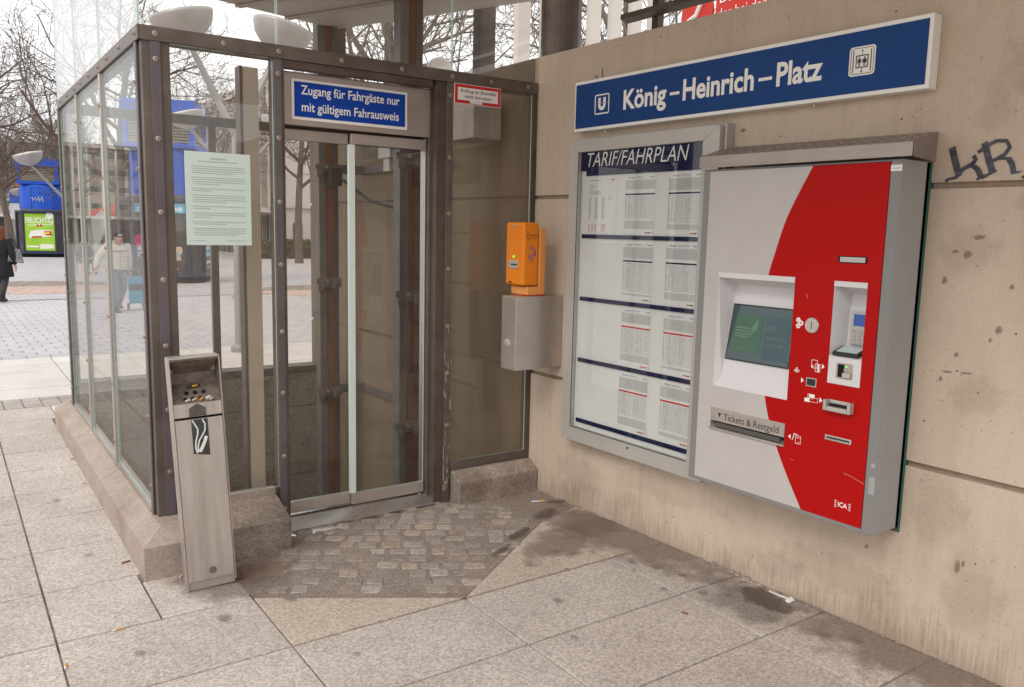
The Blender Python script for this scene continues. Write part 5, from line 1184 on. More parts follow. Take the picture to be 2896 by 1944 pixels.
# ------------------------------------------------------------------ blue ventilation towers with poster cases
M_tblue = pm('tower_blue', (.012, .075, .48), .5, col2=(.02, .10, .55), scale=1.5, detail=6); M_tframe = pm('poster_frame', (.03, .04, .075), .45)
M_louv = pm('louvre_slat', (.33, .29, .24), .6, .2); M_pgreen = pm('poster_green', (.26, .50, .03), .5, col2=(.36, .58, .06), scale=1.0)
M_pyel = pm('poster_yellow', (.75, .65, .05), .5); M_pdark = pm('poster_dark', (.035, .03, .035), .5, col2=(.09, .07, .07), scale=2)
M_pcyan = pm('poster_cyan', (.10, .40, .58), .5); M_skin = pm('skin', (.52, .30, .21), .6, col2=(.58, .35, .25), scale=6); M_pskin = pm('poster_skin', (.45, .31, .25), .6, col2=(.6, .45, .37), scale=3)
M_magenta = pm('poster_magenta', (.55, .05, .2), .5)
def tower(x, y, rz, s, lab, poster):
    T = thing('vent_tower', lab, 'ventilation tower', (x, y, gz(y))); T.rotation_euler = (0, 0, rz); T.scale = (s, s, s); ORG[T] = Vector((0, 0, 0))
    hw, ch = 1.32, .42
    oc = [(-hw+ch, -hw), (hw-ch, -hw), (hw, -hw+ch), (hw, hw-ch), (hw-ch, hw), (-hw+ch, hw), (-hw, hw-ch), (-hw, -hw+ch)]
    sc_ = lambda k: [(a*k, b*k) for a, b in oc]
    m2 = MB(); m2.prism(sc_(.9), -.3, .22, 'xy'); part('foot', m2, M_black, T)
    m2 = MB(); m2.prism(oc, .22, .36, 'xy'); part('lower_band', m2, M_tframe, T); m2 = MB(); m2.prism(sc_(1.03), 2.72, 2.84, 'xy'); part('upper_band', m2, M_tframe, T)
    m2 = MB(); m2.prism(sc_(.955), .361, 2.719, 'xy'); part('core', m2, M_pdark, T)
    for a, b in oc:
        m2 = MB(); m2.tube([(a*.985, b*.985, .361), (a*.985, b*.985, 2.719)], .055, 6); part('frame_post', m2, M_tframe, T)
    for a in range(4):      # poster cases on the four wide faces
        rot = Matrix.Rotation(a*math.pi/2, 4, 'Z')
        def P(nm, mb_, mt, par):
            mb_.v = [tuple(rot @ Vector(v)) for v in mb_.v]; return part(nm, mb_, mt, par)
        m2 = MB(); yy = -hw*.955-.012; m2.box(-.80, .80, yy, yy+.011, .42, 2.66); pc = P('poster', m2, M_pgreen if poster == 'fruit' and a % 2 == 0 else (M_pyel if poster == 'fruit' else M_pdark), T)
        if poster == 'fruit' and a % 2 == 0:
            P('poster_title', text_mb('FRUCHTIG', -.74, 2.08, 1.48, .36, yy-.003, bold=.02), M_white, pc)
            m2 = MB(); m2.quad((-.7, yy-.003, 1.98), (.7, yy-.003, 2.04), (.7, yy-.003, 2.0), (-.6, yy-.003, 1.94)); P('title_underline', m2, M_white, pc)
            m2 = MB()
            for cx, cz in ((-.10, 1.93), (.08, 1.95)): m2.lathe([(.07, 0), (.07, -.004), (0, -.004)], (cx, yy-.003, cz), 'y', 12)
            P('cherries', m2, M_redp, pc)
            m2 = MB(); m2.quad((-.62, yy-.003, 1.22), (-.45, yy-.003, 1.18), (.62, yy-.003, 1.30), (.66, yy-.003, 1.66), (.1, yy-.003, 1.70), (-.5, yy-.003, 1.62)); bar = P('snack_pack', m2, M_white, pc)
            m2 = MB(); m2.quad((-.45, yy-.006, 1.18), (.1, yy-.006, 1.24), (.1, yy-.006, 1.32), (-.45, yy-.006, 1.28)); m2.quad((.2, yy-.006, 1.60), (.62, yy-.006, 1.62), (.64, yy-.006, 1.34), (.3, yy-.006, 1.36)); P('pack_stripes', m2, M_redp, bar)
            m2 = MB(); m2.quad((.22, yy-.008, 1.42), (.52, yy-.008, 1.45), (.52, yy-.008, 1.56), (.22, yy-.008, 1.53)); P('pack_biscuit', m2, M_pyel, bar)
            m2 = MB(); m2.box(-.76, -.1, yy-.004, yy-.001, .62, .72); m2.quad((-.05, yy-.003, .52), (.72, yy-.003, .56), (.72, yy-.003, .80), (.0, yy-.003, .82)); P('bottom_strip', m2, M_white, pc)
            m2 = MB(); m2.lathe([(.2, 0), (.2, -.004), (0, -.004)], (.56, yy-.003, 2.56), 'y', 14); P('corner_badge', m2, M_white, pc)
        elif poster == 'fruit':
            P('poster_word', text_mb('MOTO', -.74, 1.9, 1.4, .5, yy-.003, bold=.03), M_ink, pc); m2 = MB(); m2.box(-.7, .5, yy-.004, yy-.001, .7, 1.3); P('poster_block', m2, M_ink, pc)
        else:
            m2 = MB(); m2.box(-.79, .79, yy-.004, yy-.001, 2.34, 2.65); P('header_strip', m2, M_pcyan, pc)
            P('header_word', text_mb('maxdome', -.70, 2.39, 1.4, .2, yy-.006, bold=.015), M_white, pc)
            m2 = MB()    # two abstract portraits
            for cx, cz, r_ in ((-.1, 1.72, .33), (.52, 1.12, .2)):
                m2.quad(*[(cx+r_*.72*math.cos(q), yy-.004, cz+r_*math.sin(q)) for q in [2*math.pi*k/18 for k in range(18)]]); m2.quad((cx-r_*.35, yy-.0035, cz-r_*.8), (cx+r_*.35, yy-.0035, cz-r_*.8), (cx+r_*.5, yy-.0035, cz-r_*1.7), (cx-r_*.5, yy-.0035, cz-r_*1.7))
            P('portrait', m2, M_pskin, pc)
            m2 = MB()
            for cx, cz, r_ in ((-.1, 1.72, .33), (.52, 1.12, .2)):
                m2.quad((cx-r_*.85, yy-.006, cz+r_*.2), (cx-r_*.5, yy-.006, cz+r_*.55), (cx+r_*.5, yy-.006, cz+r_*.6), (cx+r_*.8, yy-.006, cz+r_*.1), (cx+r_*.9, yy-.006, cz+r_*.9), (cx, yy-.006, cz+r_*1.3), (cx-r_*.9, yy-.006, cz+r_*.9))
                m2.box(cx-r_*.42, cx-r_*.14, yy-.007, yy-.0045, cz+r_*.08, cz+r_*.15); m2.box(cx+r_*.12, cx+r_*.4, yy-.007, yy-.0045, cz+r_*.08, cz+r_*.15); m2.box(cx-r_*.25, cx+r_*.25, yy-.007, yy-.0045, cz-r_*.52, cz-r_*.46)
            P('portrait_hair', m2, M_ink, pc)
            for z0, w_, t_ in ((1.12, .95, 'FREMDSCHÄMEN'), (.92, 1.25, 'FÜR FORTGESCHRITTENE')):
                m2 = MB(); m2.box(-.74, -.74+w_, yy-.006, yy-.003, z0-.03, z0+.13); q_ = P('slogan_bar', m2, M_pcyan, pc); P('slogan_text', text_mb(t_, -.70, z0, w_-.08, .1, yy-.008, bold=.01), M_white, q_)
            P('show_title', text_mb('jerks.', -.45, .60, .75, .18, yy-.006, bold=.025, ref='jk'), M_white, pc)
            m2 = MB(); m2.box(-.5, .5, yy-.006, yy-.003, .50, .53); P('small_print', m2, M_ink3, pc)
            m2 = MB(); m2.lathe([(.22, 0), (.22, -.004), (0, -.004)], (-.62, yy-.004, 1.42), 'y', 16); P('magenta_badge', m2, M_magenta, pc)
    n = 8 if False else 20
    m2 = MB(); m2.lathe([(1.20, 2.841), (1.20, 4.30), (1.12, 4.42), (.9, 4.46)], n=24); part('drum', m2, M_tblue, T, smooth=False)
    for k in range(6):
        a = math.pi/3*k+.2; m2 = MB(); m2.tube([(1.205*math.cos(a), 1.205*math.sin(a), 2.86), (1.205*math.cos(a), 1.205*math.sin(a), 4.29)], .012, 4); part('drum_seam', m2, M_tframe, T)
    m2 = MB(); pt = [(-1.9+.05*k, 3.55+.16*math.sin(k*2.1)+.05*math.cos(k*3.7)) for k in range(12)]; m2.tube([(1.215*math.cos(a), 1.215*math.sin(a), z) for a, z in pt], .018, 4); part('drum_graffiti', m2, M_whitep, T)
    m2 = MB(); m2.lathe([(1.22, 2.841), (1.22, 2.93), (1.2, 2.94)], n=24); part('drum_foot_grime', m2, M_rail, T)
    m2 = MB(); m2.box(-1.12, 1.12, -1.12, 1.12, 4.461, 4.62); m2.box(-1.16, 1.16, -1.16, 1.16, 5.52, 6.0)
    for sx in (-1, 1):
        for sy_ in (-1, 1): m2.box(sx*1.12-.16*(sx > 0), sx*1.12+.16*(sx < 0), sy_*1.12-.16*(sy_ > 0), sy_*1.12+.16*(sy_ < 0), 4.621, 5.519)
    part('louvre_box', m2, M_tblue, T); m2 = MB(); m2.box(-.9, .9, -.9, .9, 4.63, 5.51); part('inner_dark', m2, M_black, T)
    for a in range(4):
        rot = Matrix.Rotation(a*math.pi/2, 4, 'Z')
        for k in range(9):
            m2 = MB(); z = 4.67+k*.095; m2.hexa([(-.95, -1.08, z-.02), (.95, -1.08, z-.02), (.95, -1.0, z+.05), (-.95, -1.0, z+.05)], [(-.95, -1.08, z-.004), (.95, -1.08, z-.004), (.95, -1.0, z+.066), (-.95, -1.0, z+.066)])
            m2.v = [tuple(rot @ Vector(v)) for v in m2.v]; part('louvre', m2, M_louv, T)
p = at(122, 640, 53.5); tower(p.x, 53.5, R(-14), .97, 'blue ventilation tower with the green poster at the far left', 'fruit')
p = at(478, 640, 23.7); tower(p.x, 23.7, R(-24), .92, 'blue ventilation tower with the dark poster seen through the lift glass', 'show')

# ------------------------------------------------------------------ buildings round the square
M_bwall = pm('beige_facade', (.46, .41, .36), .85, col2=(.52, .47, .42), scale=.6, detail=5); M_fin = pm('facade_fin', (.56, .52, .47), .8, col2=(.6, .56, .51), scale=.8)
M_gable = pm('gable_stone', (.56, .52, .48), .85, col2=(.61, .57, .53), scale=.7, detail=5)
M_bglass = pm('window_glass', (.15, .16, .17), .15, 0, spec=.8); M_bdark = pm('shopfront', (.07, .065, .06), .5)
def facade(x0, x1, y, H, name, lab, wmat, bays, floors, base=3.6, depth=9., rz=0, org=None, fins=True):
    W = x1-x0; o = org or (x0, y, gz(y)); B = thing(name, lab, 'building', o); B.rotation_euler = (0, 0, rz); ORG[B] = Vector((0, 0, 0))
    m2 = MB(); m2.box(0, W, .32, depth, -1, H); part('wall', m2, wmat, B)
    m2 = MB(); m2.box(-.3, W+.3, -.35, depth, H, H+.5); part('roof', m2, M_fin, B)
    m2 = MB(); m2.box(0, W, -1.2, .3, base-.35, base-.02); part('awning_slab', m2, M_fin, B)
    bw = W/bays; fh = (H-base)/floors
    for i in range(bays):
        m2 = MB(); m2.box(i*bw+.25, (i+1)*bw-.25, .2, .319, .25, base-.5); part('shop_window', m2, M_bdark, B)
    wn_ = MB(); wn_.box(.3*bw*.9, bw*.98, .24, .319, .9, fh-.55); wm = wn_.mesh('window', M_bglass)
    fr_ = MB(); fr_.box(.3*bw*.9, bw*.98, .20, .30, .78, .88); fm = fr_.mesh('sill', M_fin)
    for f_ in range(floors):
        for i in range(bays):
            o_ = bpy.data.objects.new('window', wm); COL.objects.link(o_); o_.parent = B; o_.location = (i*bw, 0, base+f_*fh)
            s_ = bpy.data.objects.new('sill', fm); COL.objects.link(s_); s_.parent = o_
    if fins:
        fn = MB(); fn.box(-.12, .12, -.3, .319, base, H-.01); fm_ = fn.mesh('fin', M_fin)
        for i in range(bays+1):
            o_ = bpy.data.objects.new('fin', fm_); COL.objects.link(o_); o_.parent = B; o_.location = (i*bw, 0, 0)
    return B
# office with vertical fins running away along the right of the square
ob = facade(0, 40, 0, 11.6, 'office_building', 'long office building with vertical fins beyond the lift', M_bwall, 26, 3, rz=-math.pi/2, org=(15.5, 91, gz(70)))
mb = MB(); mb.box(40.001, 40.12, .3, 9, -.5, 11.59); part('gable_cladding', mb, M_gable, ob); mb = MB(); mb.box(40.121, 40.35, .2, 9, 3.6, 3.85); part('gable_ledge', mb, M_fin, ob)
for xa, xb, za, zb in ((1.35, 2.0, .9, 2.6), (3.6, 5.4, 1.0, 2.0), (6.4, 7.6, 4.6, 6.2)):
    mb = MB(); mb.box(40.121, 40.16, xa, xb, za, zb); w_ = part('window_frame', mb, M_bdark, ob); mb = MB(); mb.box(40.161, 40.17, xa+.12, xb-.12, za+.12, zb-.12); part('pane', mb, M_bglass, w_)
facade(0, 60, 0, 12, 'department_store', 'beige department store closing the far end of the square', M_bwall, 36, 4, org=(-24, 112, gz(112)))
# shop signs / market bits at the far left
for k, (px, py, Y, c_, lab) in enumerate([(40, 560, 78, (.05, .15, .6), 'small blue shop board far down the street'), (56, 545, 80, (.7, .22, .05), 'small orange shop board far down the street'), (42, 600, 76, (.75, .75, .78), 'small white board beside the distant blue board')]):
    q = at(px, py, Y); B = thing('shop_board', lab, 'board', (q.x, Y, gz(Y))); m2 = MB(); m2.box(q.x-.35, q.x+.35, Y-.06, Y, q.z-.6, q.z+.7); part('panel', m2, pm('board_%d' % k, c_, .5, col2=tuple(v*.7 for v in c_), scale=3), B)
    m2 = MB(); m2.tube([(q.x, Y+.05, gz(Y)), (q.x, Y+.05, q.z+.5)], .05, 6); part('post', m2, M_rail, B)
# hedge before the corner house
random.seed(17)
def hedge(x0, x1, y0, y1, z0, z1, n, lab):
    Hh = thing('hedge', lab, 'hedge', ((x0+x1)/2, y0, z0)); m2 = MB(); rnd = random.Random(2)
    for k in range(n):
        c = Vector((rnd.uniform(x0, x1), rnd.uniform(y0, y1), rnd.uniform(z0+.1, z1))); a = Vector((rnd.uniform(-1, 1), rnd.uniform(-1, 1), rnd.uniform(-1, 1))).normalized(); b = a.orthogonal().normalized(); s_ = rnd.uniform(.06, .13)
        m2.quad(c+a*s_, c+b*s_*.6, c-a*s_, c-b*s_*.6)
    part('foliage', m2, pm('hedge_leaf', (.05, .07, .03), .7, col2=(.1, .115, .06), scale=2), Hh, kind='stuff')
    m2 = MB(); m2.box(x0+.15, x1-.15, y0+.15, y1-.15, z0, z1-.15); part('core', m2, M_bark, Hh)
pa, pb = at(780, 700, 48.5), at(900, 700, 48.5); hedge(pa.x-1, pb.x+4, 48.5, 49.8, gz(48.5), gz(48.5)+1.25, 5000, 'clipped hedge at the foot of the pale gable wall')
# parasol, flag pole, swallow banner, bicycles
p = at(395, 600, 36); par = thing('parasol', 'red parasol open behind the lift side panes', 'parasol', (p.x, 36, gz(36)))
M_pred = pm('parasol_red', (.55, .05, .035), .7); m2 = MB(); apex = (p.x, 36, gz(36)+3.1); n = 8; rim = [(p.x+2.0*math.cos(2*math.pi*k/n), 36+2.0*math.sin(2*math.pi*k/n), gz(36)+2.45) for k in range(n)]
for k in range(n): m2.quad(apex, rim[k], rim[(k+1) % n]); m2.quad(rim[k], rim[(k+1) % n], tuple(Vector(rim[(k+1) % n])-Vector((0, 0, .2))), tuple(Vector(rim[k])-Vector((0, 0, .2))))
part('canopy', m2, M_pred, par); m2 = MB(); m2.tube([(p.x, 36, gz(36)), (p.x, 36, gz(36)+3.1)], .03, 8); m2.lathe([(.3, 0), (.3, .08), (.05, .12)], (p.x, 36, gz(36)), n=12); part('pole', m2, M_lampm, par)
p = at(220, 700, 42); fl = thing('flag_pole', 'grey flag pole with a long orange banner', 'flag pole', (p.x, 42, gz(42)))
m2 = MB(); m2.tube([(p.x, 42, gz(42)), (p.x-.12, 42, gz(42)+8.2)], [.09, .06], 10); part('pole', m2, M_lampm, fl)
m2 = MB()
for k in range(8):
    z0, z1 = gz(42)+8.0-k*.42, gz(42)+8.0-(k+1)*.42; m2.quad((p.x-.15, 42+.05*math.sin(k), z0), (p.x-.55, 42+.12*math.sin(k*1.3), z0), (p.x-.55, 42+.12*math.sin(k*1.3+1.3), z1), (p.x-.15, 42+.05*math.sin(k+1), z1))
bn = part('banner', m2, pm('banner_orange', (.72, .22, .03), .7, col2=(.76, .27, .05), scale=2), fl)
m2 = MB()
for z in (5.6, 6.1, 6.5): m2.box(p.x-.5, p.x-.22, 41.82, 41.84, gz(42)+z, gz(42)+z+.25)
part('banner_print', m2, M_whitep, bn)
p = at(283, 640, 30); sw = thing('advert_flag', 'white swallow shaped advert flag behind the side panes', 'flag', (p.x, 30, gz(30)))
m2 = MB(); m2.prism([(p.x-.25, gz(30)+.9), (p.x-.28, gz(30)+2.0), (p.x+.05, gz(30)+2.35), (p.x+.28, gz(30)+2.2), (p.x+.02, gz(30)+1.2)], 30, 30.02); part('cloth', m2, M_whitep, sw); m2 = MB(); m2.tube([(p.x-.27, 30.03, gz(30)), (p.x-.29, 30.03, gz(30)+2.1)], .015, 6); part('rod', m2, M_lampm, sw)
def bicycle(x, y, rz, lab):
    b = thing('bicycle', lab, 'bicycle', (x, y, gz(y)), group='bicycles parked by the terrace'); b.rotation_euler = (0, 0, rz); ORG[b] = Vector((0, 0, 0))
    for cx in (-.52, .52):
        m2 = MB(); m2.tube([(cx+.33*math.cos(a), 0, .34+.33*math.sin(a)) for a in [2*math.pi*k/24 for k in range(25)]], .014, 6, cap=False); w_ = part('wheel', m2, M_dark, b)
        m2 = MB()
        for k in range(10): a = math.pi*k/10*2; m2.tube([(cx, 0, .34), (cx+.32*math.cos(a), 0, .34+.32*math.sin(a))], .002, 3)
        part('spokes', m2, M_lampm, w_)
    m2 = MB()
    for q in ([(-.52, 0, .34), (-.1, 0, .32), (.38, 0, .78), (-.2, 0, .80), (-.1, 0, .32)], [(-.52, 0, .34), (-.22, 0, .82)], [(.52, 0, .34), (.36, 0, .95)]): m2.tube(q, .017, 6)
    part('frame', m2, M_dark, b)
    m2 = MB(); m2.tube([(.30, -.28, 1.0), (.40, -.2, 1.03), (.36, 0, .96), (.40, .2, 1.03), (.30, .28, 1.0)], .012, 6); part('handlebar', m2, M_lampm, b)
    m2 = MB(); m2.hexa([(-.36, -.07, .86), (-.12, -.02, .86), (-.12, .02, .86), (-.36, .07, .86)], [(-.36, -.08, .92), (-.1, -.02, .91), (-.1, .02, .91), (-.36, .08, .92)]); part('saddle', m2, M_dark, b)
p = at(372, 640, 32); bicycle(p.x, 32, R(60), 'dark bicycle parked behind the walking man'); p = at(396, 640, 33); bicycle(p.x, 33, R(70), 'bicycle partly hidden by the corner post')

# beyond the wall top: round column, louvres, red boards, pale fins
m2 = MB(); m2.lathe([(.125, WT+.0), (.125, 3.9), (.0, 3.9)], (.0, .17, 0), n=24)
bc = solo('round_column', m2, M_brown, 'brown round steel column on the wall top beside the lift', 'column', (.0, .17, WT), WALL, smooth=False)
lv = thing('timber_louvre', 'brown slatted blind above the wall top', 'blind', (.8, .45, WT), WALL)
for k in range(4):
    m2 = MB(); m2.hexa([(.22, .46, 2.955+k*.12), (2.2, .46, 2.955+k*.12), (2.2, .52, 2.94+k*.12), (.22, .52, 2.94+k*.12)], [(.22, .46, 2.985+k*.12), (2.2, .46, 2.985+k*.12), (2.2, .52, 2.97+k*.12), (.22, .52, 2.97+k*.12)]); part('slat', m2, M_brown, lv)
for u in (.42, 1.3): 
    m2 = MB(); m2.box(u, u+.05, .53, .58, WT-.5, 3.5); part('support', m2, M_brown_d, lv)
for k in range(7):
    x = 3.4+k*.5
    m2 = MB(); m2.box(x, x+.2, 5.2+k*.1, 5.3+k*.1, -.3, 6.5); solo('pale_fin', m2, M_fin, ['pale facade fin, %s beyond the wall top' % w for w in ('leftmost', 'second from left', 'third from left', 'fourth from left', 'fifth from left', 'sixth from left', 'rightmost')][k], 'facade fin', (x, 5.2+k*.1, 0), group='pale fins beyond the wall')
rb = thing('red_board', 'red advertising board with white words just above the wall', 'board', (3.0, 1.2, 0)); m2 = MB(); m2.box(3.0, 3.05, .75, 1.38, 3.5, 4.3); pn = part('panel', m2, M_redp, rb)
m2 = text_mb('Beitrag,', 0, 0, .5, .09, 0, ref='B'); m2.v = [(2.995, 1.33-x, 3.80+z) for x, y, z in m2.v]; part('words', m2, M_white, pn); m2 = text_mb('der bei der', 0, 0, .56, .09, 0, ref='d'); m2.v = [(2.995, 1.35-x, 3.66+z) for x, y, z in m2.v]; part('words', m2, M_white, pn)
m2 = MB(); m2.box(3.06, 3.12, .9, 1.0, 0, 4.2); part('leg', m2, M_rail, rb)
rd = thing('red_disc_sign', 'red round sign with white stroke above the wall', 'sign', (3.0, 1.75, 0)); m2 = MB(); m2.lathe([(.0, 0), (.2, 0), (.2, .03), (0, .03)], (3.0, 1.62, 3.76), 'x', 24); part('disc', m2, M_redp, rd)
m2 = MB(); m2.tube([(2.99, 1.72, 3.70), (2.99, 1.62, 3.74), (2.99, 1.55, 3.86)], .022, 6); part('white_stroke', m2, M_white, rd); m2 = MB(); m2.tube([(3.06, 1.62, 0), (3.06, 1.62, 3.8)], .04, 8); part('post', m2, M_rail, rd)

# ------------------------------------------------------------------ people
M_cream = pm('cream_jacket', (.62, .58, .49), .85, col2=(.55, .51, .43), scale=6, bump=.3, bscale=14); M_jeans = pm('grey_blue_jeans', (.13, .16, .22), .9, col2=(.18, .21, .27), scale=8, bump=.2, bscale=20)
M_shoe = pm('dark_shoe', (.03, .028, .028), .6); M_cap = pm('dark_cap', (.03, .03, .035), .9); M_blackcoat = pm('black_coat', (.012, .012, .014), .9, col2=(.02, .02, .024), scale=6, bump=.3, bscale=14)
M_hair = pm('auburn_hair', (.12, .03, .015), .7, col2=(.19, .055, .025), scale=10, stretch=(4, 4, .6)); M_green_coat = pm('dark_green_coat', (.05, .075, .07), .9, col2=(.07, .1, .09), scale=6); M_grey_hair = pm('white_cap', (.7, .68, .63), .8)
M_bag = pm('sequin_bag', (.03, .03, .035), .4, col2=(.35, .35, .36), scale=26, detail=1); M_cyan = pm('cyan_trolley', (.03, .30, .48), .7, col2=(.05, .36, .54), scale=5)
def loft(mb, rings, n=14):
    """closed surface through flat elliptical rings: (x, y, z, rx, ry)"""
    vs = []; fs = []
    for x, y, z, rx, ry in rings:
        for k in range(n):
            a = 2*math.pi*k/n; vs.append((x+rx*math.cos(a), y+ry*math.sin(a), z))
    for i in range(len(rings)-1):
        for k in range(n): fs.append((i*n+k, i*n+(k+1) % n, (i+1)*n+(k+1) % n, (i+1)*n+k))
    fs += [tuple(range(n-1, -1, -1)), tuple((len(rings)-1)*n+k for k in range(n))]
    mb._add(vs, fs)
def skinned(name, verts, edges, radii, mat, parent, root=0):
    me = bpy.data.meshes.new(name); me.from_pydata(verts, edges, []); me.materials.append(mat)
    o = bpy.data.objects.new(name, me); COL.objects.link(o); o.parent = parent
    o.modifiers.new('skin', 'SKIN'); sv = me.skin_vertices[0].data
    for i, r_ in enumerate(radii): sv[i].radius = (r_, r_); sv[i].use_root = (i == root)
    ss = o.modifiers.new('sub', 'SUBSURF'); ss.levels = 2; ss.render_levels = 2
    for p_ in me.polygons: p_.use_smooth = True
    o.modifiers['skin'].use_smooth_shade = True
    return o
def person(lab, x, y, rz, s, J, coat, coat_m, trouser_m, hat=None, hair=None, hem=.78, flare=1.0, sitting=False):
    """J: joints in a standing frame facing -y: head, neck, sh_l, el_l, ha_l, sh_r, el_r, ha_r, hip_l, kn_l, an_l, ..."""
    P = thing('person', lab, 'person', (x, y, gz(y))); P.rotation_euler = (0, 0, rz); P.scale = (s, s, s); ORG[P] = Vector((0, 0, 0))
    V = lambda k: Vector(J[k])
    names = ['pelvis', 'waist', 'chest', 'neck', 'jaw', 'head', 'crown', 'sh_l', 'el_l', 'ha_l', 'sh_r', 'el_r', 'ha_r', 'hip_l', 'kn_l', 'an_l', 'toe_l', 'hip_r', 'kn_r', 'an_r', 'toe_r']
    pel = (V('hip_l')+V('hip_r'))/2+Vector((0, 0, .04)); ch = (V('sh_l')+V('sh_r'))/2-Vector((0, 0, .08)); hd = V('head')
    pts = {'pelvis': pel, 'waist': pel.lerp(ch, .5), 'chest': ch, 'neck': V('neck'), 'jaw': hd-Vector((0, .01, .07)), 'head': hd, 'crown': hd+Vector((0, .01, .07))}
    for k in names[7:]:
        if k.startswith('toe'): a = V('an'+k[3:]); pts[k] = a+Vector((0, -.15, -.05))
        else: pts[k] = V(k)
    vs = [pts[k] for k in names]; ix = {k: i for i, k in enumerate(names)}
    E_ = [('pelvis', 'waist'), ('waist', 'chest'), ('chest', 'neck'), ('neck', 'jaw'), ('jaw', 'head'), ('head', 'crown'), ('chest', 'sh_l'), ('sh_l', 'el_l'), ('el_l', 'ha_l'), ('chest', 'sh_r'), ('sh_r', 'el_r'), ('el_r', 'ha_r'),
          ('pelvis', 'hip_l'), ('hip_l', 'kn_l'), ('kn_l', 'an_l'), ('an_l', 'toe_l'), ('pelvis', 'hip_r'), ('hip_r', 'kn_r'), ('kn_r', 'an_r'), ('an_r', 'toe_r')]
    ed = [(ix[a], ix[b]) for a, b in E_]
    rad = dict(pelvis=.11, waist=.10, chest=.11, neck=.05, jaw=.066, head=.083, crown=.066, sh=.052, el=.038, ha=.026, hip=.075, kn=.05, an=.035, toe=.03); rr = [rad[k.split('_')[0]] for k in names]
    for sd_ in ('l', 'r'):      # palm and five fingers
        h = pts['ha_'+sd_]; d = (h-pts['el_'+sd_]).normalized(); sx = 1 if sd_ == 'l' else -1; acr = Vector((0, -1, 0)); acr = (acr-d*acr.dot(d)).normalized()
        pi = len(vs); vs.append(h+d*.07); rr.append(.024); ed.append((ix['ha_'+sd_], pi))
        for q, L_ in ((-.026, .07), (-.009, .085), (.009, .08), (.026, .06)):
            a = h+d*.08+acr*q; b = a+d*L_*.6; c = b+d*L_*.4+Vector((-sx*.02, 0, 0)); n0 = len(vs); vs += [b, c]; rr += [.009, .008]; ed += [(pi, n0), (n0, n0+1)]
        n0 = len(vs); vs += [h+d*.04+acr*.045, h+d*.085+acr*.06]; rr += [.010, .009]; ed += [(ix['ha_'+sd_], n0), (n0, n0+1)]
    body = skinned('body', vs, ed, rr, M_skin, P)
    # face
    fy = hd.y-.084; mb = MB(); mb.hexa([(hd.x-.013, fy-.02, hd.z-.022), (hd.x+.013, fy-.02, hd.z-.022), (hd.x+.012, fy+.02, hd.z-.022), (hd.x-.012, fy+.02, hd.z-.022)], [(hd.x-.006, fy-.002, hd.z+.02), (hd.x+.006, fy-.002, hd.z+.02), (hd.x+.006, fy+.02, hd.z+.02), (hd.x-.006, fy+.02, hd.z+.02)]); part('nose', mb, M_skin, P)
    for sx in (-1, 1):
        mb = MB(); mb.lathe([(.0, -.004), (.010, 0), (.006, .008)], (hd.x+sx*.03, fy+.004, hd.z+.016), 'y', 8); part('eye', mb, M_dark, P)
        mb = MB(); mb.lathe([(.012, 0), (.02, .012), (.01, .02)], (hd.x+sx*.074, hd.y+.005, hd.z-.004), 'x', 8); part('ear', mb, M_skin, P)
    mb = MB(); mb.box(hd.x-.025, hd.x+.025, fy+.001, fy+.02, hd.z-.05, hd.z-.044); part('mouth', mb, M_redp, P)
    # coat: torso and sleeves
    mb = MB(); pz = pel.z; cx = lambda t: pel.lerp(ch, t)
    hemz = pz-(.80-hem) if not sitting else pz-.10
    loft(mb, [(pel.x, pel.y, hemz, .205*flare, .155*flare), (pel.x, pel.y, hemz+.03, .21*flare, .16*flare), (pel.x, pel.y, pz+.05, .19*(1+(flare-1)*.4), .145), (cx(.5).x, cx(.5).y, cx(.5).z, .185, .14), (ch.x, ch.y, ch.z-.05, .205, .145), (ch.x, ch.y, ch.z+.05, .20, .125), (ch.x, ch.y-.01, ch.z+.10, .15, .10), (V('neck').x, V('neck').y, V('neck').z, .075, .075), (V('neck').x, V('neck').y-.01, V('neck').z+.05, .072, .07)])
    for sd_ in ('l', 'r'):
        a, b, c = V('sh_'+sd_), V('el_'+sd_), V('ha_'+sd_); mb.tube([ch.lerp(a, .6), a, a.lerp(b, .5), b, b.lerp(c, .5), b.lerp(c, .95)], [.08, .088, .076, .068, .062, .05], 10)
    ct = part(coat, mb, coat_m, P, smooth=True)
    mb = MB(); loft(mb, [(pel.x, pel.y, pz-.10, .15, .12), (pel.x, pel.y, pz, .165, .125), (pel.x, pel.y, pz+.08, .16, .12)])
    for sd_ in ('l', 'r'):
        a, b, c = V('hip_'+sd_), V('kn_'+sd_), V('an_'+sd_); mb.tube([a+Vector((0, 0, .03)), a.lerp(b, .4), b, b.lerp(c, .5), c+Vector((0, 0, -.02))], [.098, .09, .07, .066, .058], 10)
    part('trousers', mb, trouser_m, P, smooth=True)
    for sd_ in ('l', 'r'):
        a = V('an_'+sd_); z0 = a.z-.08; mb = MB(); loft(mb, [(a.x, a.y-.06, z0, .048, .135), (a.x, a.y-.06, z0+.035, .05, .138), (a.x, a.y-.03, z0+.07, .044, .09), (a.x, a.y, z0+.11, .04, .048)], 12); part('shoe', mb, M_shoe, P, smooth=True)
    if hat:
        mb = MB(); loft(mb, [(hd.x, hd.y+.008, hd.z+.035, .086, .098), (hd.x, hd.y+.01, hd.z+.075, .086, .096), (hd.x, hd.y+.01, hd.z+.11, .066, .075), (hd.x, hd.y+.01, hd.z+.125, .02, .02)]); h_ = part('cap', mb, hat, P, smooth=True)
        if hat is M_cap: mb = MB(); mb.box(hd.x-.035, hd.x+.035, hd.y-.098, hd.y-.09, hd.z+.05, hd.z+.075); part('cap_badge', mb, M_white, h_)
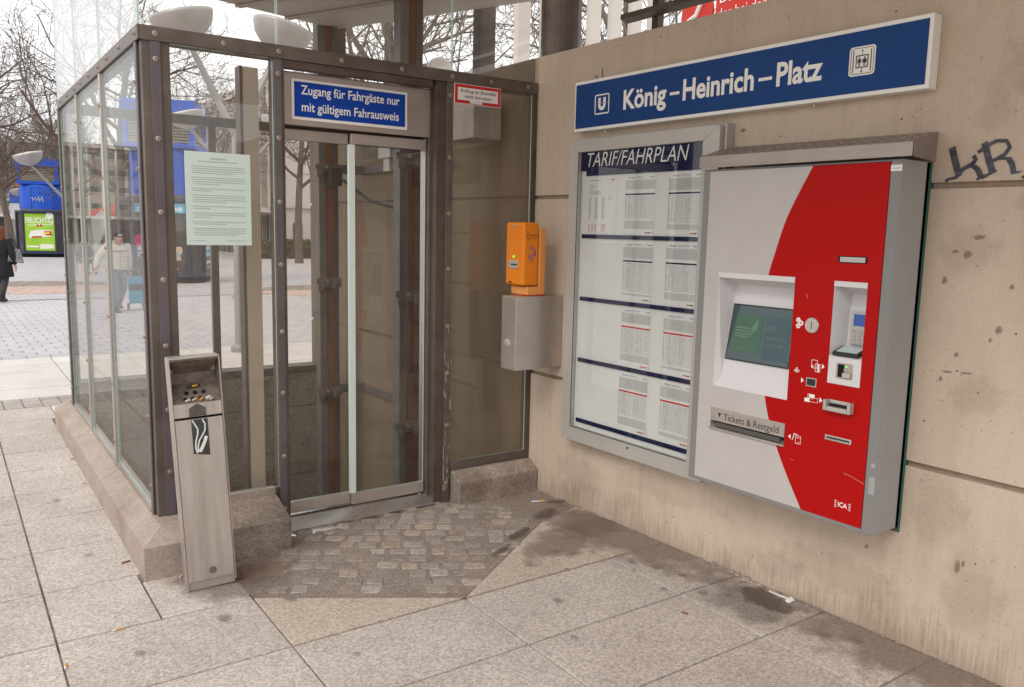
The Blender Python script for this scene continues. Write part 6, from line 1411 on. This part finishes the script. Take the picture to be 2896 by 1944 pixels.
    if hair:
        mb = MB(); loft(mb, [(hd.x, hd.y+.05, hd.z-.26, .09, .05), (hd.x, hd.y+.045, hd.z-.16, .115, .075), (hd.x, hd.y+.03, hd.z-.02, .105, .095), (hd.x, hd.y+.02, hd.z+.07, .096, .10), (hd.x, hd.y+.015, hd.z+.115, .06, .065), (hd.x, hd.y+.015, hd.z+.125, .02, .02)]); part('hair', mb, hair, P, smooth=True)
    return P
base_ = dict(head=(0, -.03, 1.53), neck=(0, 0, 1.40), sh_l=(.185, 0, 1.33), el_l=(.25, .03, 1.07), ha_l=(.26, -.05, .83), sh_r=(-.185, 0, 1.33), el_r=(-.25, .03, 1.07), ha_r=(-.26, -.05, .83),
             hip_l=(.09, 0, .84), kn_l=(.095, -.02, .46), an_l=(.1, .0, .085), hip_r=(-.09, 0, .84), kn_r=(-.095, -.02, .46), an_r=(-.1, .0, .085))
jm = dict(base_); jm.update(head=(-.01, -.16, 1.46), neck=(0, -.09, 1.35), sh_l=(.19, -.04, 1.29), sh_r=(-.19, -.05, 1.29), el_r=(-.33, .02, 1.08), ha_r=(-.43, -.06, .86), el_l=(.28, .10, 1.05), ha_l=(.34, .20, .83),
                            kn_r=(-.10, -.17, .47), an_r=(-.10, -.13, .085), kn_l=(.09, -.05, .46), an_l=(.10, .24, .13))
p = at(330, 760, 13.1)
man = person('man in cream zip jacket and dark cap walking behind the lift side panes', p.x, 13.1, R(14), .97, jm, 'jacket', M_cream, M_jeans, hat=M_cap, hem=.76)
mb = MB()
for z in (1.225, 1.20): mb.tube([(-.195, -.10, z), (-.12, -.17, z-.005), (0, -.19, z-.01), (.12, -.165, z-.005), (.195, -.09, z)], .006, 4)
mb.tube([(0, -.195, 1.25), (0, -.17, 1.0), (0, -.16, .76)], .005, 4); mb.box(.06, .16, -.185, -.165, 1.10, 1.115); part('jacket_stripes', mb, M_medge, man)
mb = MB(); mb.lathe([(.085, 1.33), (.105, 1.39), (.095, 1.41)], (0, -.08, 0), n=12); part('collar', mb, M_cream, man)
tr_ = thing('shopping_trolley', 'cyan shopping trolley pulled by the man in the cream jacket', 'trolley', (p.x+.38, 13.35, gz(13.35)))
c = Vector((p.x+.38, 13.35, gz(13.35))); mb = MB(); mb.hexa([c+Vector(v) for v in ((-.13, -.09, .14), (.13, -.09, .14), (.13, .09, .14), (-.13, .09, .14))], [c+Vector(v) for v in ((-.15, -.11, .66), (.15, -.11, .66), (.15, .11, .66), (-.15, .11, .66))]); part('bag', mb, M_cyan, tr_, bev=.02)
mb = MB(); mb.box(c.x-.155, c.x+.155, c.y-.117, c.y-.112, c.z+.40, c.z+.52); part('bag_band', mb, M_dark, tr_)
mb = MB(); mb.tube([c+Vector((-.1, .1, .1)), c+Vector((-.1, .1, .68)), c+Vector((-.06, .0, .80)), c+Vector((.06, .0, .80)), c+Vector((.1, .1, .68)), c+Vector((.1, .1, .1))], .010, 6); part('frame', mb, M_lampm, tr_)
for sx in (-1, 1): mb = MB(); mb.lathe([(.0, 0), (.07, 0), (.07, .03), (0, .03)], c+Vector((sx*.14-.015, .1, .07)), 'x', 14); part('wheel', mb, M_dark, tr_)
jw = dict(base_); jw.update(kn_l=(.07, -.12, .46), an_l=(.07, -.10, .085), kn_r=(-.07, .02, .46), an_r=(-.07, .22, .12), el_l=(.27, .1, 1.06), ha_l=(.24, -.10, .94))
p = at(4, 760, 16.4)
wom = person('woman in black knee length coat with auburn hair at the left edge', p.x, 16.4, R(150), .98, jw, 'coat', M_blackcoat, M_shoe, hair=M_hair, hem=.48, flare=1.18)
hb = thing('handbag', 'glittering dark handbag hanging at the side of the woman in black', 'handbag', (p.x+.27, 16.30, .75)); c = Vector((p.x+.27, 16.30, .93))
mb = MB(); mb.hexa([c+Vector(v) for v in ((-.17, -.06, -.17), (.15, -.06, -.20), (.15, .06, -.20), (-.17, .06, -.17))], [c+Vector(v) for v in ((-.10, -.04, .12), (.08, -.04, .10), (.08, .04, .10), (-.10, .04, .12))]); part('bag_body', mb, M_bag, hb, bev=.03)
mb = MB(); mb.tube([c+Vector((-.09, 0, .10)), c+Vector((-.11, 0, .30)), c+Vector((-.12, .02, .46)), c+Vector((-.04, .0, .30)), c+Vector((.06, 0, .08))], .010, 6); part('strap', mb, M_dark, hb)
js = dict(base_); dz = -.36
js = {k: (v[0], v[1], v[2]+dz) for k, v in js.items()}; js.update(kn_l=(.12, -.42, .50), an_l=(.12, -.40, .085), kn_r=(-.12, -.42, .50), an_r=(-.12, -.38, .085), el_l=(.24, -.08, .74), ha_l=(.10, -.30, .60), el_r=(-.24, -.08, .74), ha_r=(-.08, -.32, .60))
p = at(238, 700, 30); person('person in dark green coat seated behind the side panes', p.x, 30, R(20), 1.0, js, 'coat', M_green_coat, M_jeans, hair=None, hat=M_grey_hair, sitting=True)
ch_ = thing('terrace_chair', 'metal chair under the seated person in green', 'chair', (p.x, 30, gz(30))); ch_.rotation_euler = (0, 0, R(20)); ORG[ch_] = Vector((0, 0, 0))
mb = MB(); mb.box(-.22, .22, -.25, .2, .36, .39); part('seat', mb, M_lampm, ch_); mb = MB(); mb.box(-.22, .22, .21, .24, .45, .85); part('backrest', mb, M_lampm, ch_)
for sx in (-.2, .2):
    for sy_ in (-.22, .22): mb = MB(); mb.tube([(sx, sy_, 0), (sx, sy_, .36 if sy_ < 0 else .85)], .014, 6); part('leg', mb, M_lampm, ch_)
p = at(312, 700, 31); person('standing person in dark coat and white cap behind the walking man', p.x, 31, R(200), 1.02, dict(base_), 'coat', M_blackcoat, M_jeans, hat=M_grey_hair, hem=.6)
